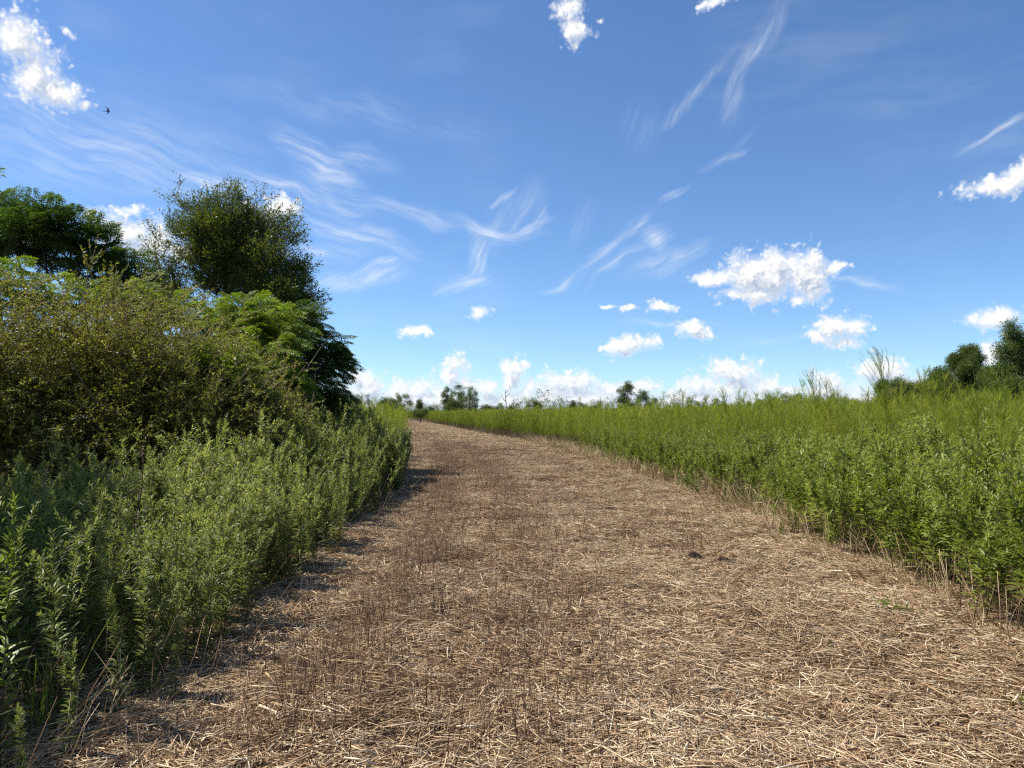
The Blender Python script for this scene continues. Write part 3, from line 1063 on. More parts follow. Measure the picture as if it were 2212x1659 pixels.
c5 = [(-4.9, 4.2, 3.3, .6), (-5.3, 4.9, 3.5, .7), (-4.7, 3.6, 3.0, .5), (-5.6, 4.0, 3.0, .8), (-5.0, 5.0, 2.6, .5), (-4.3, 3.0, 2.6, .45), (-4.5, 3.2, 2.0, .5), (-6.1, 5.6, 3.4, .8), (-5.2, 3.4, 2.5, .6), (-6.3, 6.4, 3.6, .6), (-6.3, 6.8, 3.8, .8), (-6.8, 7.6, 4.0, .9), (-5.9, 6.0, 3.2, .6)]
tree('chinaberry_tree', 'chinaberry just outside the left edge of the photo, only a leaf tip reaching in', 'tree', (-5.4, 4.4), c5, 'frond', 60, .07, .3,
     seed=12, upb=.1, scl=(.7, 1.1), trunks=2, sub=4, shell=.5)


def shrub(label, px, py_top, d, w_px, seed, name='olive_shrub', n=18, per=32, group='tangled olive-brown shrubs of the thicket', pset='olive', pyb=980):
    r = R(seed)
    cl = []
    for q in range(n):
        a = r.uniform(-1, 1)
        zt = r.random() ** .7
        x = px + a * w_px * .85
        top = py_top + 88 + (abs(a) ** 1.8) * w_px * .45 + 30 * math.sin(a * 5 + seed) + r.uniform(-34, 44)
        y = pyb + (top + 85 + 30 * r.random() - pyb) * zt
        cl.append(C4(x, y, d + r.uniform(-.6, .9) + .8 * zt, r.choice([r.uniform(24, 40), r.uniform(45, 72)])))
    for q in range(7):
        a = r.uniform(-1, 1)
        cl.append(C4(px + a * w_px * .8, py_top + 92 + (abs(a) ** 1.8) * w_px * .45 + r.uniform(-25, 35), d + r.uniform(-.3, .9), r.uniform(16, 26)))
    return tree(name, label, 'shrub', at(px, 1100, d + .3)[:2], cl, pset, per, .045, .1, group, seed, upb=.55, scl=(.5, 1.45), trunks=5, sub=6, roll=1.0, shell=.5,
                bark='olive_twig', bx=.35, crown_name='crown', minz=.05)


shrub('dark olive-brown shrub at the left edge of the photo, below the chinaberry', 40, 640, 11.0, 230, 21)
shrub('olive-brown twiggy shrub between the left edge and the sunlit yellowish shrub', 200, 660, 10.4, 190, 22)
shrub('sunlit yellowish shrub with arching wands in the middle of the thicket', 320, 685, 10.6, 170, 23)
shrub('low brown-green shrub just left of the small bright green bush', 430, 800, 11.4, 120, 24)
shrub('olive shrub with straggling wands at the right end of the thicket, beside the grass', 530, 880, 12.2, 70, 25, n=14)
shrub('shadowed brown shrub deep in the left part of the thicket', -120, 650, 9.6, 170, 26)
tree('sumac_sapling', 'green sapling pushing through the middle of the olive thicket', 'small tree', at(450, 1000, 11)[:2],
     [C4(440, 800, 10.9, 30), C4(480, 780, 11, 34), C4(510, 820, 11, 34), C4(470, 850, 10.8, 32), C4(420, 770, 11, 22), C4(540, 850, 11, 28)], 'pale_frond', 36, .03, .3,
     seed=29, upb=.1, scl=(.45, .75), trunks=3, sub=4, shell=.5, level=True)
tree('leafy_bush', 'small fresh green bush lit by the sun at the foot of the chinaberry', 'bush', at(615, 960, 13.4)[:2],
     [C4(615, 830, 13.4, 34), (C4(640, 850, 13.5, 30)), C4(600, 870, 13.4, 34), C4(630, 900, 13.3, 38)], 'pale_frond', 60, .03, .2, seed=27, upb=.5, scl=(.35, .55), trunks=3, sub=4)
tree('leafy_bush', 'rounded green bush where the left thicket meets the grass', 'bush', at(715, 930, 20)[:2],
     [C4(700, 880, 20, 26), C4(725, 890, 20.2, 24), C4(715, 905, 20, 26), C4(690, 905, 19.8, 26)], 'midtuft', 34, .03, .2, seed=28, upb=.4, scl=(.35, .6), trunks=3, sub=4)


# ------------------------------------------------------------------ far trees
def auto_clusters(px, py_top, py_bot, w, d, seed, n=9, low=.25, lean=0, r0=.32):
    r = R(seed)
    out = []
    H = py_bot - py_top
    for q in range(n):
        t = low + (1 - low) * (q + .5) / n
        prof = math.sin(pi * min(1, .15 + t * .8)) ** .6
        rr_ = w * r0 * r.uniform(.45, 1.1) * (.65 + .5 * prof) * .8
        x = px + r.choice([-1, 1]) * r.random() ** .5 * (w / 2 - rr_ * .3) * prof + lean * t
        y = py_bot - H * t + rr_ * .5 + r.uniform(-.05, .05) * H
        out.append(C4(x, y, d + r.uniform(-.3, .3) * w / 1598 * d, max(rr_, 2.0)))
    return out


FT = [  # px, top, width, distance, label, pset, n, per, low, name
    (858, 852, 14, 150, 'slender spindly tree rising left of the track end with a bare lower trunk', 'pale_tuft', 6, 10, .45, 'slender_tree'),
    (795, 856, 10, 160, 'very thin sapling with a small tuft, just right of the thicket', 'pale_tuft', 5, 8, .5, 'slender_tree'),
    (768, 858, 26, 110, 'small grey-green tree half hidden beside the thicket', 'tuft', 8, 16, .2, 'broadleaf_tree'),
    (838, 862, 30, 120, 'compact dark green rounded tree left of the track end', 'tuft', 9, 26, .1, 'broadleaf_tree'),
    (872, 852, 26, 130, 'pale open-crowned tree between the dark rounded tree and the track end', 'pale_tuft', 9, 12, .2, 'broadleaf_tree'),
    (902, 866, 16, 135, 'short ragged sapling directly above the far end of the track', 'tuft', 6, 12, .2, 'slender_tree'),
    (908, 887, 26, 115, 'low dark bush standing at the far end of the track', 'tuft', 5, 26, .05, 'leafy_bush'),
    (965, 842, 18, 120, 'narrow upright tree right of the track end', 'tuft', 8, 17, .2, 'slender_tree'),
    (990, 828, 28, 125, 'tall thin-topped tree, left member of the biggest far clump', 'tuft', 10, 15, .25, 'broadleaf_tree'),
    (1012, 838, 34, 120, 'full dark tree, right member of the biggest far clump', 'tuft', 10, 26, .1, 'broadleaf_tree'),
    (990, 862, 50, 118, 'broad bush filling the foot of the biggest far clump', 'tuft', 9, 26, .05, 'leafy_bush'),
    (1050, 876, 30, 120, 'low green bush trailing off right of the biggest far clump', 'pale_tuft', 6, 22, .05, 'leafy_bush'),
    (1105, 880, 8, 125, 'thin sprouting sapling beside the bare dead snag', 'pale_tuft', 5, 7, .3, 'slender_tree'),
    (1150, 862, 26, 125, 'small dark tree with two spiky tops right of the dead snag', 'tuft', 8, 16, .1, 'broadleaf_tree'),
    (1168, 872, 12, 130, 'leaning wispy sapling touching the small two-topped tree', 'tuft', 5, 9, .3, 'slender_tree'),
    (1234, 868, 18, 135, 'lone conical little evergreen on the field horizon', 'tuft', 6, 22, .05, 'evergreen_tree'),
    (1352, 828, 34, 110, 'tall tree draped in vines with an arching top, alone on the horizon', 'tuft', 11, 20, .2, 'broadleaf_tree'),
    (1386, 845, 24, 115, 'thin open tree right of the vine-draped tree', 'tuft', 8, 11, .3, 'broadleaf_tree'),
    (1340, 868, 60, 118, 'spreading bush at the foot of the vine-draped tree', 'tuft', 8, 22, .05, 'leafy_bush'),
    (1410, 866, 26, 125, 'small rounded tree at the right of the vine-draped group', 'pale_tuft', 6, 18, .1, 'broadleaf_tree'),
    (1690, 856, 60, 95, 'wide low tree on the horizon below the largest cloud', 'tuft', 9, 26, .05, 'broadleaf_tree'),
    (1722, 852, 14, 97, 'narrow tip-like tree at the right end of the wide low tree', 'tuft', 5, 14, .1, 'slender_tree'),
    (1635, 868, 30, 105, 'low rounded tree on the horizon left of the wide low tree', 'tuft', 6, 20, .05, 'broadleaf_tree'),
    (1550, 866, 40, 110, 'flat dark bush crown on the horizon between track and right-hand woods', 'tuft', 6, 20, .05, 'leafy_bush'),
    (1260, 872, 22, 150, 'faint low bush between the lone evergreen and the vine-draped tree', 'pale_tuft', 5, 16, .05, 'leafy_bush'),
    (1292, 868, 26, 150, 'low grey-green tree at the left foot of the vine-draped tree', 'tuft', 6, 16, .05, 'broadleaf_tree'),
    (1455, 866, 40, 140, 'low wide tree right of the vine-draped group', 'tuft', 7, 16, .05, 'broadleaf_tree'),
    (1500, 868, 26, 150, 'small pale tree on the horizon left of the flat dark bush', 'pale_tuft', 6, 14, .05, 'broadleaf_tree'),
    (1590, 870, 34, 150, 'low rounded tree on the horizon between the flat bush and the wide low tree', 'pale_tuft', 6, 16, .05, 'broadleaf_tree'),
    (1850, 864, 30, 120, 'dim low tree under the tallest dog fennel plumes', 'tuft', 6, 16, .05, 'broadleaf_tree'),
    (1078, 872, 14, 140, 'tiny tree immediately left of the dead snag', 'tuft', 5, 12, .05, 'slender_tree'),
    (1190, 878, 18, 150, 'very low shrub right of the leaning wispy sapling', 'pale_tuft', 4, 12, .05, 'leafy_bush'),
    (925, 878, 16, 150, 'very low bush where the track meets the field edge', 'pale_tuft', 4, 12, .05, 'leafy_bush'),
    (820, 870, 10, 170, 'spindly pole-thin tree between the thin sapling and the dark rounded tree', 'pale_tuft', 5, 8, .4, 'slender_tree'),
    (745, 862, 40, 90, 'loose green tree showing just past the right end of the thicket', 'tuft', 8, 16, .1, 'broadleaf_tree'),
    (1800, 862, 26, 90, 'small round tree behind the shorter plume of dog fennel', 'tuft', 6, 18, .05, 'broadleaf_tree'),
]
for i, (px, top, w, d, lab, ps, n, per, low, nm) in enumerate(FT):
    tree(nm, lab, 'bush' if 'bush' in nm else 'tree', at(px, 890, d)[:2], auto_clusters(px, top, 893, w, d, 600 + i, n, low),
         ps, per, .12, .3, 'scattered trees on the far horizon', 600 + i, upb=.4, scl=(.4, .95), sub=3, roll=1.2, shell=.45)


def snag(px, top, d, label, seed, w=8):
    r = R(seed)
    b = at(px, 892, d); t = at(px + 2, top, d)
    rt = root('dead_snag', (b[0], b[1], 0), label, 'dead tree', 'bare snags on the horizon')
    mb = MB()
    H = t[2]
    n = 8
    tt = np.linspace(0, 1, n)[:, None]
    pts = np.array((0, 0, 0.0)) + np.array(((t - b)[0], 0, H)) * tt + np.cumsum(r.normal(0, .07, (n, 3)), 0)
    tube(mb, pts, np.linspace(.13, .04, n), .5, 0, 6)
    mb.build('trunk', 'dead_bark', rt)
    for q in range(5):
        k = r.integers(3, n - 1)
        s = r.choice([-1, 1])
        ln = r.uniform(.5, 1.6)
        e = pts[k] + np.array((s * ln * .6, r.normal(0, .3), ln))
        mb = MB()
        tube(mb, [pts[k], (pts[k] + e) / 2 + (s * .15, 0, -.1), e], [.05, .035, .015], .5, 0, 4)
        mb.build('limb', 'dead_bark', rt)


snag(1094, 842, 122, 'bare forked dead snag standing against the far clouds', 31)
snag(1205, 872, 130, 'short bare pole-like snag near the lone evergreen', 32)
snag(812, 868, 140, 'thin dead sapling stem left of the compact rounded tree', 33)

# woods at the right
W = [(2085, 757, 60, 62, 'dark broad tree, left one of the tall pair at the right edge', 'midtuft'),
     (2110, 770, 50, 61, 'ivy-clad spire-topped tree leaning against the dark broad tree', 'midtuft'),
     (2195, 715, 80, 52, 'tallest dark tree cut off by the right edge of the photo', 'midtuft'),
     (2040, 805, 50, 66, 'mid-height green tree just left of the dark broad tree', 'midtuft'),
     (1950, 826, 70, 72, 'rounded dark grove tree behind the tallest dog fennel plume', 'midtuft'),
     (2000, 830, 40, 70, 'small grey-green tree between the grove and the mid-height tree', 'midtuft'),
     (2150, 800, 60, 58, 'low leafy tree filling the gap beneath the tallest tree', 'midtuft'),
     (2190, 830, 70, 50, 'sprawling vine-covered bush at the foot of the tallest tree', 'midtuft'),
     (1912, 832, 24, 74, 'narrow bushy tree at the left end of the right-hand woods', 'midtuft')]
for i, (px, top, w, d, lab, ps) in enumerate(W):
    tree('broadleaf_tree', lab, 'tree', at(px, 890, d)[:2], auto_clusters(px, top, 885, w * 1.1, d, 700 + i, 17, .05, r0=.25), ps,
         34, .14, .3, 'woods beyond the field at the right', 700 + i, upb=.4, scl=(.45, 1.35), sub=4, roll=1.2, shell=.6)

# a low line of distant woods all round the horizon
r = R(88)
P, S = [], []
for q in range(6500):
    a = r.uniform(-1.9, 1.9)
    d = r.uniform(240, 420)
    px_ = 1106 + math.tan(np.clip(a, -1.3, 1.3)) * 1598
    hh = 3.2 + 5.5 * (math.sin(a * 37) * .5 + .5) * (math.sin(a * 11 + 1) * .5 + .5) + (2.2 if 1280 < px_ < 2300 else -1.2)
    P.append((math.sin(a) * d, math.cos(a) * d, r.uniform(0, 1) * hh + .2))
    S.append(r.uniform(1.6, 3.2))
P = np.array(P); S = np.array(S)
tag(scatter('distant_woods', 'tuft', P, np.stack([r.uniform(0, 6, len(P)), r.uniform(0, 6, len(P)), r.uniform(0, 6, len(P))], 1), S, seed=3),
    'low dark line of distant woods along the horizon', 'woods', kind='stuff')


# ------------------------------------------------------------------ the weeds
def place(P2, r, hs, tilt=.07):
    n = len(P2)
    rot = np.stack([r.normal(0, tilt, n), r.normal(0, tilt, n), r.uniform(0, 2 * pi, n)], 1)
    P = np.column_stack([P2, hgt(P2[:, 0], P2[:, 1]) * (P2[:, 1] < 40) - .02])
    return P, rot


def cand(r, n, x0, x1, y0, y1):
    return np.stack([r.uniform(x0, x1, n), r.uniform(y0, y1, n)], 1)


def wob(y, k=0):
    return .22 * np.sin(y * 1.7 + k) + .16 * np.sin(y * 4.1 + 2 * k) + .3 * np.sin(y * .45 + k)


def clump(P2, k):
    x, y = P2[:, 0], P2[:, 1]
    return np.clip(.72 + .62 * np.sin(2.3 * x + 1.2 * y + k) * np.sin(1.9 * y - 1.1 * x + 1 + k), .22, 1)


def clear(P2):
    return (P2[:, 1] > 1.0) | (np.abs(P2[:, 0]) > 2.2)


# right: goldenrod band along the track
r = R(900)
P2 = cand(r, 26000, 3, 24, -1, 45)
e = P2[:, 0] - xr(P2[:, 1]) - wob(P2[:, 1], 1) * .5
band = 3.2 + 1.2 * np.sin(P2[:, 1] * .3) + np.clip(9 - P2[:, 1], 0, 9) * .55
dens = np.clip((band - e) / 1.8, 0, 1) * np.clip(1.25 - P2[:, 1] / 55, .35, 1)
ok = (e > 0) & (r.random(len(P2)) < dens * .95 * clump(P2, 0)) & (P2[:, 0] < .78 * P2[:, 1] + 4.5)
G = P2[ok]; eG = e[ok]
hG = (.95 + .25 * np.clip(eG / 1.4, 0, 1)) * r.uniform(.78, 1.12, len(G)) * np.interp(G[:, 1], [5, 9, 13, 25], [1.26, 1.20, 1.03, .92])
order = np.argsort(np.hypot(G[:, 0], G[:, 1]) + eG * 3)
nearR, restR = order[:130], order[130:]
P, rot = place(G[restR], r, None)
s = hG[restR]
tag(scatter('goldenrod_thicket', 'goldenrod', P, rot, np.stack([s * 1.0, s * 1.0, s], 1), seed=5),
    'dense stand of leafy green goldenrod along the right side of the track', 'goldenrod', kind='stuff')


def copies(pairs, P, rot, S, names, label, cat, group, mats, seed):
    r_ = R(seed)
    meshes = []
    for st, lf in pairs:
        meshes.append((st.mesh('stem', [mats[0]]), lf.mesh('leaves', [mats[1]])))
    proto = []
    for (ms, ml) in meshes:
        a = bpy.data.objects.new('stem', ms); b = bpy.data.objects.new('leaves', ml)
        proto.append((a, b))
    for p, q, s_ in zip(P, rot, S):
        t = bpy.data.objects.new(names, None)
        COL.objects.link(t)
        t.location = p; t.rotation_euler = q; t.scale = (s_, s_, s_)
        tag(t, label, cat, group)
        for o in proto[r_.integers(0, len(proto))]:
            c = o.copy(); COL.objects.link(c); c.parent = t


P, rot = place(G[nearR], r, None)
copies(GR, P, rot, hG[nearR], 'goldenrod_plant', 'upright leafy goldenrod plant in the front rank at the right edge of the track', 'goldenrod',
       'goldenrod plants edging the right side of the track', ('goldenrod_stem', 'goldenrod_leaf'), 6)

# left: goldenrod between the track and the thicket
r = R(901)
P2 = cand(r, 16000, -9, -1.8, .9, 26)
e = xl(P2[:, 1]) - P2[:, 0] - wob(P2[:, 1], 4) * .5 + np.interp(P2[:, 1], [3, 5, 8, 12], [.42, .50, .42, .28])
lim = np.interp(P2[:, 1], [0, 6, 9, 13, 18, 26], [7, 7, 5.0, 2.6, 2.2, 1.6])
dens = np.clip((lim - e) / .8, 0, 1) * np.interp(P2[:, 1], [0, 3.6, 4.6, 16, 22, 26], [.40, .50, .85, .85, .5, .15])
ok = (e > 0) & (r.random(len(P2)) < dens * .56 * clump(P2, 2)) & (-P2[:, 0] < .74 * P2[:, 1] + 2.2)
G = P2[ok]; eG = e[ok]
hG = (.78 + .36 * np.clip(eG / 1.0, 0, 1)) * (.86 + .18 * clump(G, 2)) * (r.uniform(.78, 1.04, len(G)) + .25 * (r.random(len(G)) < .12)) * np.interp(G[:, 1], [0, 3, 5, 8, 11, 15], [.55, .72, 1.02, 1.06, 1.2, 1.28])
hG = hG * np.where(G[:, 1] < 12, np.interp(G[:, 0], [-5.5, -4.2, -3.0], [.72, .84, 1.0]), 1.0)
order = np.argsort(np.hypot(G[:, 0], G[:, 1]) + eG * 1.0)
nearL, restL = order[:130], order[130:]
P, rot = place(G[restL], r, None, .05)
s = hG[restL]
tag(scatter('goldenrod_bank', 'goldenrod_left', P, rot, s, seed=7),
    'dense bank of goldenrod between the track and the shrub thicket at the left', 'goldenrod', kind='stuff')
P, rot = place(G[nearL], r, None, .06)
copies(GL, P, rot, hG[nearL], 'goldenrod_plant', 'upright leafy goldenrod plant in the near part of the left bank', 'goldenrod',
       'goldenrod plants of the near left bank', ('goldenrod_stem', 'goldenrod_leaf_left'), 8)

# single tall plants one can point to
for (px, py, d, lab, sd) in [
        (15, 1085, 3.15, 'bright sunlit goldenrod cut off by the left edge of the photo, close to the camera', 140),
        (100, 975, 6.6, 'tall thin goldenrod spire rising at the far left before the dark thicket', 141),
        (270, 950, 8.2, 'goldenrod spire, left one of a close pair before the dark shrubs', 142),
        (318, 962, 8.3, 'goldenrod spire, right one of a close pair before the dark shrubs', 143),
        (428, 965, 8.6, 'solitary goldenrod spire left of the middle of the left bank', 144),
        (485, 905, 8.0, 'tallest goldenrod spire of the left bank, pointed top against dark shrubs', 145),
        (590, 900, 10.0, 'tapering goldenrod spire right of the tallest one', 146),
        (648, 918, 11.0, 'slender goldenrod spire near the right end of the left bank', 147)]:
    p = at(px, py, d)
    h = p[2] + .02
    st, lf = goldenrod(sd, h, int(150 * max(h, 1)), 2, .10, 6 if px < 50 else 2, .02, 1.0 if px > 50 else 1.15, wr=.16)
    rt = root('goldenrod_plant', (p[0], p[1], -.02), lab, 'goldenrod')
    st.build('stem', 'goldenrod_stem', rt); lf.build('leaves', 'goldenrod_leaf_left' if px > 50 else 'goldenrod_leaf', rt)

# dog fennel: near, middle, far
r = R(902)
P2 = cand(r, 30000, -8, 45, 3, 42)
e = P2[:, 0] - xr(P2[:, 1])
dens = np.clip((e - .8) / 2.6, 0, 1) * np.clip((P2[:, 1] + P2[:, 0] * .3 - 7) / 6, 0, 1) * .42 + .42 * (e > .05) * (P2[:, 1] > 17)
ok = (e > .05) & (r.random(len(P2)) < dens) & (P2[:, 0] < .80 * P2[:, 1] + 4)
eL = xl(P2[:, 1]) - P2[:, 0]
okl = (eL > .15) & (eL < 4.5) & (P2[:, 1] > 19) & (r.random(len(P2)) < .75) & (P2[:, 0] > -.235 * P2[:, 1])
A = P2[ok | okl]
P, rot = place(A, r, None, .05)
s = (r.uniform(.70, 1.0, len(A)) + .16 * (r.random(len(A)) < .06)) * np.where(A[:, 1] > 12, 1.0, .92) * np.where(A[:, 0] > .32 * A[:, 1], 1.09, 1) * (1 + .11 * np.sin(A[:, 0] * 1.1) * np.sin(A[:, 1] * .7))
tag(scatter('dog_fennel_stand', 'fennel', P, rot, np.stack([s, s, s], 1), seed=9),
    'feathery yellow-green dog fennel filling the nearer part of the field', 'dog fennel', kind='stuff')
P2 = cand(r, 26000, -60, 110, 38, 110)
e = P2[:, 0] - xr(P2[:, 1]); eL = xl(P2[:, 1]) - P2[:, 0]
ok = ((e > .15) & (P2[:, 0] < .82 * P2[:, 1] + 4)) | ((eL > .6) & (P2[:, 0] > -.9 * P2[:, 1]) & ((eL < 60)))
ok &= r.random(len(P2)) < .85
A = P2[ok]
P, rot = place(A, r, None, .03)
s = r.uniform(.68, 1.0, len(A)) * (1 + .10 * np.sin(A[:, 0] * .55 + 1) * np.sin(A[:, 1] * .31))
P[:, 2] = 0
tag(scatter('dog_fennel_field', 'fennel_clump', P, rot, np.stack([s * 1.1, s * 1.1, s], 1), seed=11),
    'yellow-green dog fennel field reaching towards the horizon', 'dog fennel', kind='stuff')
P2 = cand(r, 12000, -190, 230, 106, 260)
e = P2[:, 0] - xr(P2[:, 1]); eL = xl(P2[:, 1]) - P2[:, 0]
ok = ((e > 1.2) | (eL > 2)) & (np.abs(P2[:, 0]) < .85 * P2[:, 1] + 4)
A = P2[ok]
P, rot = place(A, r, None, .02)
P[:, 2] = 0
s = r.uniform(.70, .98, len(A)) * (1 + .10 * np.sin(A[:, 0] * .2 + 1) * np.sin(A[:, 1] * .13))
tag(scatter('far_weed_field', 'fennel_far', P, rot, np.stack([s * 1.2, s * 1.2, s], 1), seed=12),
    'farthest green weeds of the field below the horizon trees', 'weeds', kind='stuff')

def plume(seed, h, ph, nb=30, w=.0026, nod=-.10):
    """open feathery top: long branches sweeping up and nodding to one side"""
    r_ = R(seed); st_ = MB(); lf_ = MB()

    def p(t):
        t = np.asarray(t, float)
        return np.stack([nod * .5 * h * t ** 4, .02 * np.sin(4 * t), h * t], -1)
    tube(st_, p(np.linspace(0, 1, 9)), np.linspace(.007, .0015, 9), .4, 0, 4)
    t0 = 1 - ph / h
    for q in range(nb):
        u = (q + r_.random()) / nb
        t = t0 + (1 - t0) * u * .92
        b = p(t)
        L = ph * (1.02 - u) ** .8 * r_.uniform(.45, .85) + .10
        a = r_.uniform(0, 2 * pi)
        o = np.array((cos(a), sin(a), 0)) * r_.uniform(.30, .55)
        tt = np.linspace(0, 1, 7)[:, None]
        pts = b + o * L * (tt * 1.3 - tt ** 2 * .5) + np.array((0, 0, 1.0)) * L * (tt * .95) + np.array((nod * 1.5, 0, -.10)) * L * tt ** 3
        tube(lf_, pts, np.linspace(w * .75, w * .3, 7), .3, 0, 3)
        n_ = int(L * 170)
        s_ = r_.random(n_)
        P_ = np.stack([np.interp(s_, tt[:, 0], pts[:, i]) for i in range(3)], 1)
        aa = r_.uniform(0, 2 * pi, n_)
        D_ = np.stack([np.cos(aa) * .7, np.sin(aa) * .7, 1.1 + 0 * aa], 1)
        leaves(lf_, P_, D_, r_.uniform(.02, .055, n_) * (1.1 - .5 * s_), w * .8, r_.uniform(.1, .6, n_), droop=0, fold=0, lod=0)
    # leafy lower stem
    n_ = 700
    s_ = .35 + (t0 + .1 - .35) * r_.random(n_)
    aa = r_.uniform(0, 2 * pi, n_)
    leaves(lf_, p(s_), np.stack([np.cos(aa), np.sin(aa), .7 + 0 * aa], 1), r_.uniform(.05, .16, n_), w, r_.random(n_), droop=.1, fold=0, lod=0)
    return st_, lf_


# dog fennel plants that stand out above the field
for (px, py, d, lab, sd, sp) in [
        (1915, 755, 9.2, 'tallest feathery dog fennel, its branching plume standing high against the sky', 151, .26),
        (1765, 800, 11.5, 'second tallest dog fennel, a thin open plume left of the tallest one', 152, .20),
        (1795, 822, 11.8, 'short dog fennel plume leaning beside the second tallest one', 153, .2),
        (1572, 845, 13.0, 'single drooping dog fennel tip above the horizon in mid field', 154, .16),
        (1680, 848, 14.0, 'small hooked dog fennel tip between the drooping tip and the open plume', 155, .14),
        (1985, 800, 10.2, 'dog fennel tip bending right beside the tallest plume', 156, .16),
        (2045, 812, 9.6, 'slim dog fennel shoot in front of the right-hand woods', 157, .16),
        (2165, 800, 8.6, 'broad feathery dog fennel near the right edge of the photo', 158, .22),
        (2120, 850, 8.8, 'low spreading dog fennel left of the broad one near the right edge', 159, .24)]:
    p = at(px, py, d)
    h = p[2]
    st, lf = plume(sd, h, sp * 3.2 * (1 if sp > .19 else .8), int(sp * 150), .0026, [-.10, .08][sd == 156] if sd != 155 else -.25)
    rt = root('dog_fennel_plant', (p[0], p[1], 0), lab, 'dog fennel')
    st.build('stem', 'fennel_stem', rt); lf.build('plume', 'fennel_leaf', rt)

# the edges: dead stems and grass standing and leaning out of the weeds
r = R(903)
mb = MB()
for side in (-1, 1):
    n = 2600 if side > 0 else 1300
    y = 2.0 + 38 * r.random(n) ** 1.5
    off = r.normal(.12, .28, n)
    x = np.where(side > 0, xr(y) + off + wob(y, 1) * .5, xl(y) - off + wob(y, 4) * -.5)
    P0 = np.stack([x, y, hgt(x, y)], 1)
    h = r.uniform(.10, .55, n)
    P1 = P0 + np.stack([-side * r.normal(.12, .22, n) * h * 2, r.normal(0, .3, n) * h, h], 1)
    sticks(mb, P0, P1, r.uniform(.0012, .0028, n) * (1 + y / 25), .001, np.clip(r.beta(1.6, 3, n), 0, 1), bend=r.normal(0, .03, (n, 3)))
tag(mb.build('dead_stems', 'straw'), 'dead brown stems standing and leaning along both edges of the track', 'dead stems', kind='stuff')

def spire(seed):
    r_ = R(seed); mb_ = MB()
    h = 1.0
    pts = np.stack([r_.normal(0, .02, 6).cumsum(), r_.normal(0, .02, 6).cumsum(), np.linspace(0, h, 6)], 1)
    tube(mb_, pts, np.linspace(.005, .002, 6), .1, 0, 4)
    n_ = 90
    t = .45 + .55 * r_.random(n_)
    P_ = np.stack([np.interp(t, np.linspace(0, 1, 6), pts[:, i]) for i in range(3)], 1)
    a_ = r_.uniform(0, 6.3, n_)
    leaves(mb_, P_, np.stack([np.cos(a_), np.sin(a_), r_.uniform(.2, 1.2, n_)], 1), r_.uniform(.015, .05, n_) * (1.2 - t * .6), .011, r_.uniform(0, .6, n_), lod=1)
    return mb_.build('spire', 'stubble', link=False)


def grass(seed):
    r_ = R(seed); mb_ = MB(); n_ = 34
    a_ = r_.uniform(0, 6.3, n_); e_ = r_.uniform(.8, 1.5, n_)
    D_ = np.stack([np.cos(a_) * np.cos(e_), np.sin(a_) * np.cos(e_), np.sin(e_)], 1)
    P_ = r_.normal(0, .04, (n_, 3)); P_[:, 2] = 0
    leaves(mb_, P_, D_, r_.uniform(.5, 1.1, n_), r_.uniform(.004, .008, n_), r_.random(n_), droop=r_.uniform(.2, .7, n_), lod=2)
    return mb_.build('grass', 'sprout' if seed % 2 else 'straw', link=False)


proto_set('spire', [spire(540 + i) for i in range(4)])
proto_set('grass', [grass(550 + i) for i in range(4)])
r = R(905)
n = 420
y = 3.5 + 34 * r.random(n) ** 1.2
side = r.random(n) < .3
e = r.uniform(.3, 5, n)
x = np.where(side, xl(y) - e * .5, xr(y) + e)
P, rot = place(np.stack([x, y], 1), r, None, .08)
ok = np.abs(x) < .8 * y + 2
tag(scatter('dry_weed_spires', 'spire', P[ok], rot[ok], r.uniform(.8, 1.45, n)[ok], seed=17), 'dark dry seed spires standing among the green weeds', 'dry weeds', kind='stuff')
n = 900
y = 2.6 + 34 * r.random(n) ** 1.3
side = r.random(n) < .45
e = r.uniform(-.05, 1.6, n)
x = np.where(side, xl(y) - e, xr(y) + e)
P, rot = place(np.stack([x, y], 1), r, None, .15)
tag(scatter('edge_grass', 'grass', P, rot, r.uniform(.45, 1.0, n), seed=18), 'thin arching grass blades among the weeds along the track edges', 'grass', kind='stuff')

# ------------------------------------------------------------------ litter on the track
r = R(904)
n = 5600
y = -1.0 + 43 * r.random(n) ** 1.15
f = r.uniform(-.05, 1.05, n)
x = xl(y) + (xr(y) - xl(y)) * f
P = np.stack([x, y, hgt(x, y) + .002], 1)
rot = np.stack([r.normal(0, .05, n), r.normal(0, .05, n), r.choice([0, pi], n) + r.normal(0, .55, n)], 1)
s = r.uniform(.85, 1.2, n)
off = x - (xl(y) + xr(y)) / 2 + .15 * np.sin(y * .8) + .1 * np.sin(y * 2.3)
dk = .12 + .62 * np.exp(-((off + 1.75) / .36) ** 2) + .60 * np.exp(-((off + .55) / .36) ** 2) + .30 * np.exp(-((off - 1.4) / .5) ** 2) + .22 * np.sin(x * 2.1 + 1.3 * np.sin(y * .9)) * np.sin(y * 1.1)
ix = np.where(r.random(n) < dk, r.integers(6, 11, n), r.integers(0, 6, n))
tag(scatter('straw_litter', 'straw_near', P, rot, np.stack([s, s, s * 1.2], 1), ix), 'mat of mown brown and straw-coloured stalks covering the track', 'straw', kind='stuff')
n = 4200
y = 34 + 120 * r.random(n) ** 1.3
f = r.uniform(-.02, 1.02, n)
x = xl(y) + (xr(y) - xl(y)) * f
P = np.stack([x, y, np.where(y < 60, hgt(x, y), 0) + .002], 1)
rot = np.stack([0 * y, 0 * y, r.uniform(0, 2 * pi, n)], 1)
off = x - (xl(y) + xr(y)) / 2
dk = .12 + .7 * np.exp(-((off + 1.7) / .4) ** 2) + .65 * np.exp(-((off + .5) / .4) ** 2)
